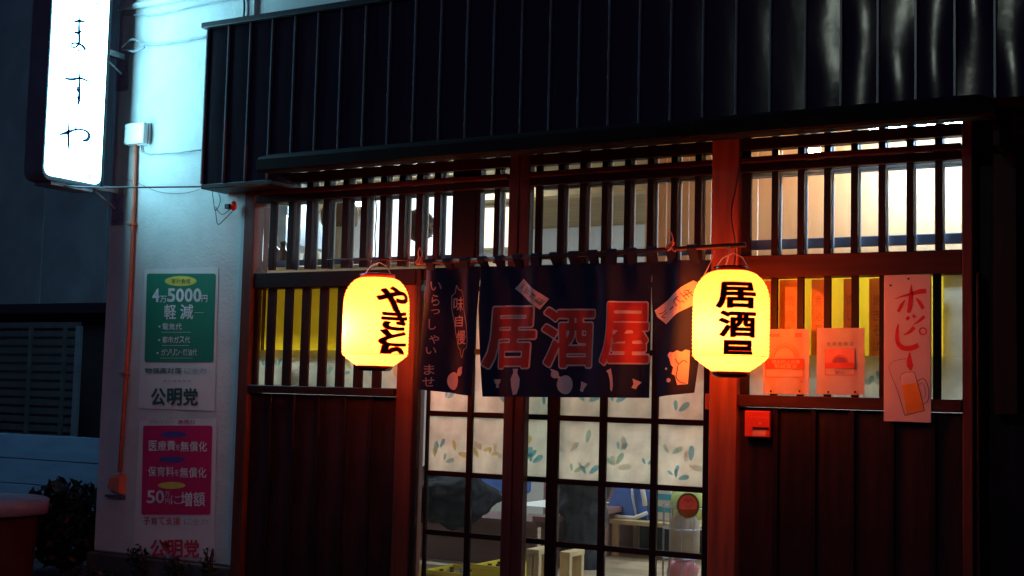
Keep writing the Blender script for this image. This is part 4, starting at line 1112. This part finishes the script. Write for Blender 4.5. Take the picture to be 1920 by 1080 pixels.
flat('lettering', tx(qz, '物価高対策', 95, 742, 350, 785, .01), T1, PDG, p1)
flat('lettering', tx(qz, 'に全力', 370, 742, 520, 785, -.004), T1, PGY, p1)
flat('rule', merge(*[stroke([qz(a_, 835), qz(a_ + 22, 835)], [2.2, 2.2]) for a_ in range(225, 400, 34)]), T1, PPK, p1)
flat('lettering', tx(qz, '公明党', 140, 885, 468, 1008, .028), T1, PDG, p1)
p2 = poster('lower poster with a magenta panel of white lettering above the plants', ((262, 789), (407, 784), (402, 1047), (250, 1036)), (at(335, 1046).x, 0, at(335, 1046).z))
flat('magenta_panel', rrect(267.5, 798, 397, 965, 4), lambda u, v: at(u - (v - 798) * .022 + 1, v, -.0052), PMG, p2)
flat('oval', ellipse(*qz2(320, 155), 24, 6), T1, PBL, p2); flat('oval', ellipse(*qz2(312, 320), 25, 6), T1, PBL, p2); flat('oval', ellipse(*qz2(312, 488), 26, 6.5), T1, PYL, p2)
T2b = lambda u, v: at(u - 5.5, v, -.0070)
flat('lettering', merge(tx(qz2, '医療費', 155, 195, 328, 262), tx(qz2, 'を', 330, 220, 358, 258, 0), tx(qz2, '無償化', 362, 200, 535, 268), tx(qz2, '保育料', 150, 365, 320, 430), tx(qz2, 'を', 324, 385, 352, 425, 0), tx(qz2, '無償化', 358, 370, 530, 438)), T2b, PWH, p2)
flat('lettering', merge(tx(qz2, '50', 142, 520, 255, 605, .02), tx(qz2, '万', 260, 528, 292, 562, 0), tx(qz2, '円', 262, 575, 290, 610, 0), tx(qz2, 'に', 298, 555, 360, 612, 0), tx(qz2, '増額', 362, 530, 522, 625)), T2b, PWH, p2)
flat('lettering', tx(qz2, '子育て支援', 118, 695, 360, 745, .008), T2b, PRD, p2)
flat('lettering', tx(qz2, 'に全力', 385, 705, 540, 745, -.004), T2b, PPK, p2)
flat('lettering', tx(qz2, '公明党', 165, 842, 485, 960, .028), T2b, PRD, p2)
flat('lettering', merge(tx(qz2, '日本を前へ', 165, 62, 320, 82, 0)), T2b, PGY, p2); flat('lettering', tx(qz2, '実現力', 345, 60, 455, 86, .01), T2b, PRD, p2)

# ------------------------------------------------------------------ beer sign, notices, boxes on the right
t = thing('beer_sign', 'tall pale plank sign with red katakana and a drawn beer mug', 'sign', (.97, -.03, 1.30))
box('plank', .862, 1.080, -.040, -.030, 1.302, 1.996, pbr('sign_white_paint', (.70, .62, .55), .5, .05, (4, 4, 4), .1), t, b=.002)
BZ = lambda o_: (lambda u, v: at(1400 + u / 3.6, 500 + v / 3.6, -.0408 - o_))
HR = pbr('red_sign_paint', (.60, .02, .015), .5, .05)
flat('lettering', merge(*[stroke(p_, w_, 6) for p_, w_ in (
    ([(998, 218), (1050, 200), (1110, 185), (1170, 168), (1212, 165)], [4, 12, 22, 34, 30]), ([(1112, 120), (1110, 190), (1104, 260), (1092, 312)], [4, 30, 34, 22]),
    ([(1068, 225), (1045, 262), (1022, 305)], [6, 26, 22]), ([(1142, 210), (1170, 245), (1192, 285)], [6, 26, 24]),
    ([(1080, 340), (1096, 356)], [28, 28]), ([(1122, 325), (1138, 345)], [20, 22]), ([(1200, 335), (1170, 362), (1125, 392)], [24, 20, 4]),
    ([(1024, 385), (1016, 440), (1020, 510), (1055, 548), (1110, 550), (1160, 530)], [6, 24, 30, 34, 36, 34]), ([(1132, 408), (1100, 440), (1060, 462)], [28, 22, 6]),
    ([(1102, 575), (1098, 630), (1104, 670), (1108, 702)], [2, 36, 44, 4]))] + [stroke([(1190 + 23 * math.cos(a_), 436 + 23 * math.sin(a_)) for a_ in [i * math.pi / 6 for i in range(13)]], [10] * 13, 2)]), BZ(0), HR, t)
flat('beer', poly((1045, 800), (1150, 782), (1196, 965), (1078, 998)), BZ(0), pbr('beer_paint', (.78, .33, .02), .5), t)
flat('foam', poly((1040, 735), (1075, 715), (1110, 705), (1135, 715), (1150, 782), (1045, 800)), BZ(0), pbr('foam_paint', (.85, .72, .62), .5), t)
flat('mug_outline', merge(*[stroke(p_, w_, 5) for p_, w_ in (
    ([(1132, 712), (1160, 810), (1185, 900), (1200, 972)], [4] * 4), ([(1200, 972), (1140, 985), (1068, 1006)], [4] * 3), ([(1068, 1006), (1040, 910), (1000, 790), (970, 720), (962, 670), (1000, 635), (1080, 620)], [4, 4, 3, 3, 2, 2, 3]),
    ([(1035, 770), (1045, 730), (1080, 712), (1132, 712)], [2, 3, 3, 3]), ([(1152, 775), (1190, 755), (1218, 790), (1230, 850), (1222, 905), (1198, 925)], [5] * 6), ([(1160, 800), (1185, 785), (1202, 820), (1205, 870), (1195, 890)], [3] * 5))]), BZ(.0008), pbr('mug_line_ink', (.12, .02, .05), .5), t)
for u, v in ((972, 126), (1092, 82)): flat('nail', ellipse(u, v, 9, 7, 10), BZ(.001), M['black'], t)

def notice(px, label, kind):
    x0, y0, x1, y1 = px
    t = thing('notice', label, 'notice', (at((x0 + x1) / 2, y1).x, -.01, at(x0, y1).z), 'printed notices in the right window')
    a = at(x0, y0, -.012); b2 = at(x1, y1, -.012)
    vs = []; n_ = 8
    for k in range(n_ + 1):
        for j in range(n_ + 1): vs.append((a.x + (b2.x - a.x) * j / n_, -.014 - .004 * math.sin(j * .7) * k / n_, a.z + (b2.z - a.z) * k / n_))
    mesh_obj('sheet', vs, [(k * (n_ + 1) + j, (k + 1) * (n_ + 1) + j, (k + 1) * (n_ + 1) + j + 1, k * (n_ + 1) + j + 1) for k in range(n_) for j in range(n_)], transl('notice_paper' , (.80, .72, .66), .35), t, smooth=True)
    mid = (x0 + x1) / 2; q = lambda o_: (lambda u, v: at(u, v, -.019 - o_))
    RD = pbr('notice_red', (.55, .06, .05), .6); LT = pbr('notice_cream', (.80, .66, .5), .6); PU = pbr('notice_purple', (.22, .05, .16), .6)
    def arch(cx, cy, r0, r1): 
        vs = []; n2 = 14
        for i in range(n2 + 1):
            an = math.pi * i / n2; vs += [(cx - r0 * math.cos(an), cy - r0 * 1.05 * math.sin(an)), (cx - r1 * math.cos(an), cy - r1 * 1.05 * math.sin(an))]
        return vs, [(2 * i, 2 * i + 1, 2 * i + 3, 2 * i + 2) for i in range(n2)]
    def half(cx, cy, r): return poly(*[(cx - r * math.cos(math.pi * i / 12), cy - r * math.sin(math.pi * i / 12)) for i in range(13)])
    if kind == 0:
        flat('arch', arch(1471, 671, 18, 22), q(0), pbr('notice_violet', (.5, .25, .3), .6), t); flat('arch', arch(1471, 671, 22.3, 26), q(0), pbr('notice_orange', (.75, .35, .1), .6), t)
        flat('banner', poly((1435, 673), (1506, 673), (1506, 692), (1435, 692)), q(0), RD, t)
        flat('frame', outline([(1435, 673), (1506, 673), (1506, 707), (1435, 707)], 1), q(.0006), RD, t)
        flat('lettering', merge(solid_text('感染防止対策', 1447, 675, 1500, 682), solid_text('取組宣言', 1452, 683, 1495, 690)), q(.001), LT, t)
        flat('lettering', merge(solid_text('東京都', 1442, 625, 1462, 632), solid_text('認証', 1490, 624, 1504, 632), solid_text('店', 1500, 711, 1506, 718)), q(.0006), RD, t)
        for u in (1445, 1499): flat('pin', ellipse(u, 733.5, 1.8, 2), q(.0006), M['black'], t)
    else:
        flat('frame', outline([(1547, 654), (1602, 654), (1602, 703), (1547, 703)], 1), q(.0006), RD, t)
        flat('sky_panel', poly((1547, 654), (1602, 654), (1602, 691), (1547, 691)), q(0), pbr('notice_salmon', (.66, .25, .18), .6), t)
        flat('dome', half(1575, 682, 13), q(.001), PU, t); flat('arch', arch(1575, 682, 13.2, 16), q(.001), RD, t)
        flat('banner', poly((1547, 680), (1602, 680), (1602, 691), (1547, 691)), q(.0014), RD, t)
        flat('lettering', merge(solid_text('会員登録店', 1550, 641, 1600, 648, 0, gap=.5), solid_text('安心', 1565, 695, 1585, 701)), q(.0018), PU, t)
        for u in (1553, 1603): flat('pin', ellipse(u, 735, 2, 2.4), q(.0006), M['black'], t)
notice((1432, 617, 1517, 740), 'left paper notice with a rainbow arch, beside the right lantern', 0)
notice((1532, 615, 1621, 741), 'right paper notice with a purple dome, next to the beer sign', 1)

t = thing('wall_box', 'small red box with a pale slot on the dark boards below the notices', 'box', (.243, -.02, 1.2))
RB = pbr('red_plastic', (.62, .06, .03), .35, .05)
box('case', .178, .308, -.048, -.02, 1.203, 1.334, RB, t, b=.004)
flat('slot_cover', poly((1412, 803), (1437, 803), (1435, 817), (1411, 817)), lambda u, v: at(u, v, -.0488), pbr('pale_red', (.7, .35, .25), .5), t)
box('slot', at(1411, 800, -.05).x, at(1441, 800, -.05).x, -.056, -.0485, at(1411, 804, -.05).z, at(1411, 800, -.05).z, DK, t)
flat('printed_line', merge(*[stroke([(1407 + 5.2 * k, 781 + .3 * k), (1410 + 5.2 * k, 781 + .3 * k)], [1.6, 1.6]) for k in range(7)] + [ellipse(1425, 794, 3, 2.4)]), lambda u, v: at(u, v, -.0488), pbr('pale_red_print', (.7, .25, .18), .5), t)
t = thing('name_plate', 'little orange name plate on the door frame by the pillar', 'name plate', at(1329, 768, .03))
a, b_ = at(1322, 738, .024), at(1336, 768, .024)
box('plate', a.x, b_.x, .024, .031, b_.z, a.z, pbr('orange_plate', (.72, .2, .1), .5), t)
flat('lettering', merge(place('火', 1325.5, 742, 1333, 748), place('元', 1325.5, 750, 1333, 756), place('責', 1325.5, 758, 1333, 765)), lambda u, v: at(u, v, .0232), RB, t)

# ------------------------------------------------------------------ the yard on the left
NB = thing('neighbour_building', 'dark blue grey house wall beyond the alley on the left', 'building', (-8.5, 3.2, 0))
DKW = pbr('dark_siding', (.17, .19, .22), .7, .3, (2, 2, 2), .1)
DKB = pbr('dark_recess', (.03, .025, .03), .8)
for k in range(7):
    box('siding_panel', -13.0 + .91 * k, -12.095 + .91 * k, 3.0, 3.06, 2.08, 6.0, DKW, NB, b=.004)
box('beam', -13, -6.62, 2.9, 2.999, 2.07, 2.17, M['black'], NB)
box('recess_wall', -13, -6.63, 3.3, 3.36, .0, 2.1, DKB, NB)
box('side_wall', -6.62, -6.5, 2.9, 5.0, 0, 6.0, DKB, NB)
FN = thing('slatted_screen', 'dark slatted screen behind the pale blue board fence', 'fence', (-8.2, 2.0, .2))
GP = pbr('screen_post', (.12, .14, .17), .6); GS = pbr('screen_slat', (.055, .052, .06), .7, .3)
for px in (57, 121, 148):
    q = at(px, 700, 2.0); w_ = .055 if px == 148 else .025
    box('post', q.x - w_ / 2, q.x + w_ / 2, 1.96, 2.0, .2, at(px, 612, 2.0).z, GP if px == 148 else GS, FN)
q = at(148, 700, 2.0)
for k in range(17): box('slat', -9.2, q.x - .03, 2.005, 2.03, .62 + .078 * k, .675 + .078 * k, GS, FN, b=.003)
FB = thing('board_fence', 'low fence of wide pale blue boards behind the red tub', 'fence', (-6.0, 1.0, .06))
BB = pbr('blue_painted_board', (.19, .33, .48), .6, .2, (1.5, 9, 9), .1)
zt = at(60, 815, 1.0).z
for k in range(5):
    box('board', -9.5, -5.05, 1.0 + .004 * (k % 2), 1.03, zt - .20 * (k + 1) + .006, zt - .20 * k, BB, FB, b=.004)
for x in (-9, -7.5, -5.9): box('post', x, x + .08, 1.035, 1.11, .06, zt - .02, BB, FB)
t = thing('tub', 'large reddish round tub with a pale lid at the lower left', 'tub', (-4.86, -.5, .0))
c = at(-12, 928, -.5)
TB = pbr('red_plastic_tub', (.12, .03, .03), .5, .2, (3, 3, 3), dirt=.4, dirtcol=(.06, .04, .035)); TL_ = pbr('tub_lid', (.30, .32, .40), .5, .2, (4, 4, 4), dirt=.4, dirtcol=(.1, .07, .07))
MB().lathe((c.x, -.5, .0), [(.25, .06), (.26, .07), (.285, c.z - .10), (.30, c.z - .09), (.30, c.z - .05), (.31, c.z - .045)], 40).build('body', TB, t, True)
MB().lathe((c.x, -.5, c.z - .044), [(.325, -.07), (.340, -.068), (.345, .018), (.325, .03), (.30, .024), (.2, .032), (.04, .036), (.04, .055), (.02, .058)], 40).build('lid', TL_, t, True)
# planting
LF = pbr('dark_leaf', (.009, .012, .009), .6, .4, (20, 20, 20)); LR = pbr('red_flower', (.4, .02, .03), .6); STM = pbr('stem', (.05, .04, .02), .8); POT = pbr('planter_clay', (.12, .07, .055), .8, .3)
def bush(c, rx, ry, rz, n, size, label, seed, mat=LF, name='shrub', pot=None):
    rnd = random.Random(seed); t = thing(name, label, 'plant', (c[0], c[1], .06))
    mb = MB(); st_ = MB()
    for s_ in range(7):
        a = rnd.uniform(0, 6.28); e = Vector((c[0] + rx * .8 * math.cos(a) * rnd.random(), c[1] + ry * .8 * math.sin(a) * rnd.random(), c[2] + rz * rnd.uniform(.2, .9)))
        b0 = Vector((c[0] + rnd.uniform(-.04, .04), c[1], .08))
        st_.tube(spl([b0, b0.lerp(e, .5) + Vector((rnd.uniform(-.03, .03), 0, .03)), e], 3), [.005] * 6 + [.003], 5)
    for i in range(n):
        while True:
            d = Vector([rnd.uniform(-1, 1) for _ in range(3)])
            if d.length < 1: break
        p = Vector((c[0] + d.x * rx, c[1] + d.y * ry, max(.09, c[2] + d.z * rz)))
        ax = Vector([rnd.gauss(0, 1) for _ in range(3)]).normalized(); bx = ax.cross(Vector([rnd.gauss(0, 1) for _ in range(3)])).normalized()
        s_ = size * rnd.uniform(.6, 1.4)
        mb.add([p - ax * s_, p - bx * s_ * .4, p + ax * s_, p + bx * s_ * .4], [(0, 1, 2, 3)])
    mb.build('foliage', mat, t); st_.build('stem', STM, t)
    if pot:
        px0, px1, py0, py1, pz = pot; box('planter', px0, px1, py0, py1, .06, pz, POT, t, b=.01)
    return t
bush((-4.72, .1, .42), .35, .3, .30, 1700, .042, 'dark leafy shrub between the red tub and the white wall', 1)
bush((-4.15, -.22, .13), .25, .14, .09, 260, .022, 'low dark plants at the foot of the white wall corner', 2)
q = at(263, 1030, -.06)
bush((q.x, -.08, .27), .09, .05, .10, 70, .022, 'small sprig rising before the lower left of the magenta poster', 3)
bush((at(330, 1040, -.1).x, -.1, .24), .13, .06, .085, 110, .02, 'plant tips before the foot of the magenta poster', 4)
bush((at(395, 1030, -.06).x, -.08, .28), .06, .04, .12, 50, .02, 'thin sprig at the lower right of the magenta poster', 5)
t = thing('planter_box', 'long dark planter box along the foot of the white wall', 'planter', (-3.7, -.2, .06))
box('trough', -4.05, -3.18, -.34, -.10, .06, .15, POT, t, b=.01); box('soil', -4.03, -3.20, -.32, -.12, .151, .158, M['concrete'], t, b=0)
t = thing('flower', 'red flower head at the foot of the magenta poster', 'flower', at(316, 1052, -.15))
p = at(312, 1024, -.12); mb = MB()
for k in range(16):
    a = k * .8; d = Vector((math.cos(a), -.3, math.sin(a))) * .026 * (1 + .3 * (k % 3)); s = Vector((-math.sin(a), 0, math.cos(a))) * .012
    mb.add([p, p + d * .6 + s, p + d, p + d * .6 - s], [(0, 1, 2, 3)])
mb.build('petals', LR, t); MB().tube([p, p - Vector((0, 0, .15))], .003, 5).build('stem', STM, t)

# ------------------------------------------------------------------ street lamp behind the photographer
SL = thing('street_lamp', 'tall street lamp standing across the road behind the viewpoint', 'street lamp', (-1.3, -8.2, 0))
MB().tube([(-1.3, -8.2, 0), (-1.3, -8.2, 3.4), (-1.2, -8.0, 4.8), (-.5, -7.6, 5.3)], [.07, .05, .04, .03], 10).build('pole', M['metal'], SL, True)
LE = emis('street_lamp_glass', (.85, 1.0, .85), 85 * K_STREET)
box('head', -.7, -.1, -7.75, -7.45, 5.3, 5.38, M['metal'], SL, b=.02)
box('glass', -.65, -.15, -7.72, -7.48, 5.25, 5.297, LE, SL, b=.01)
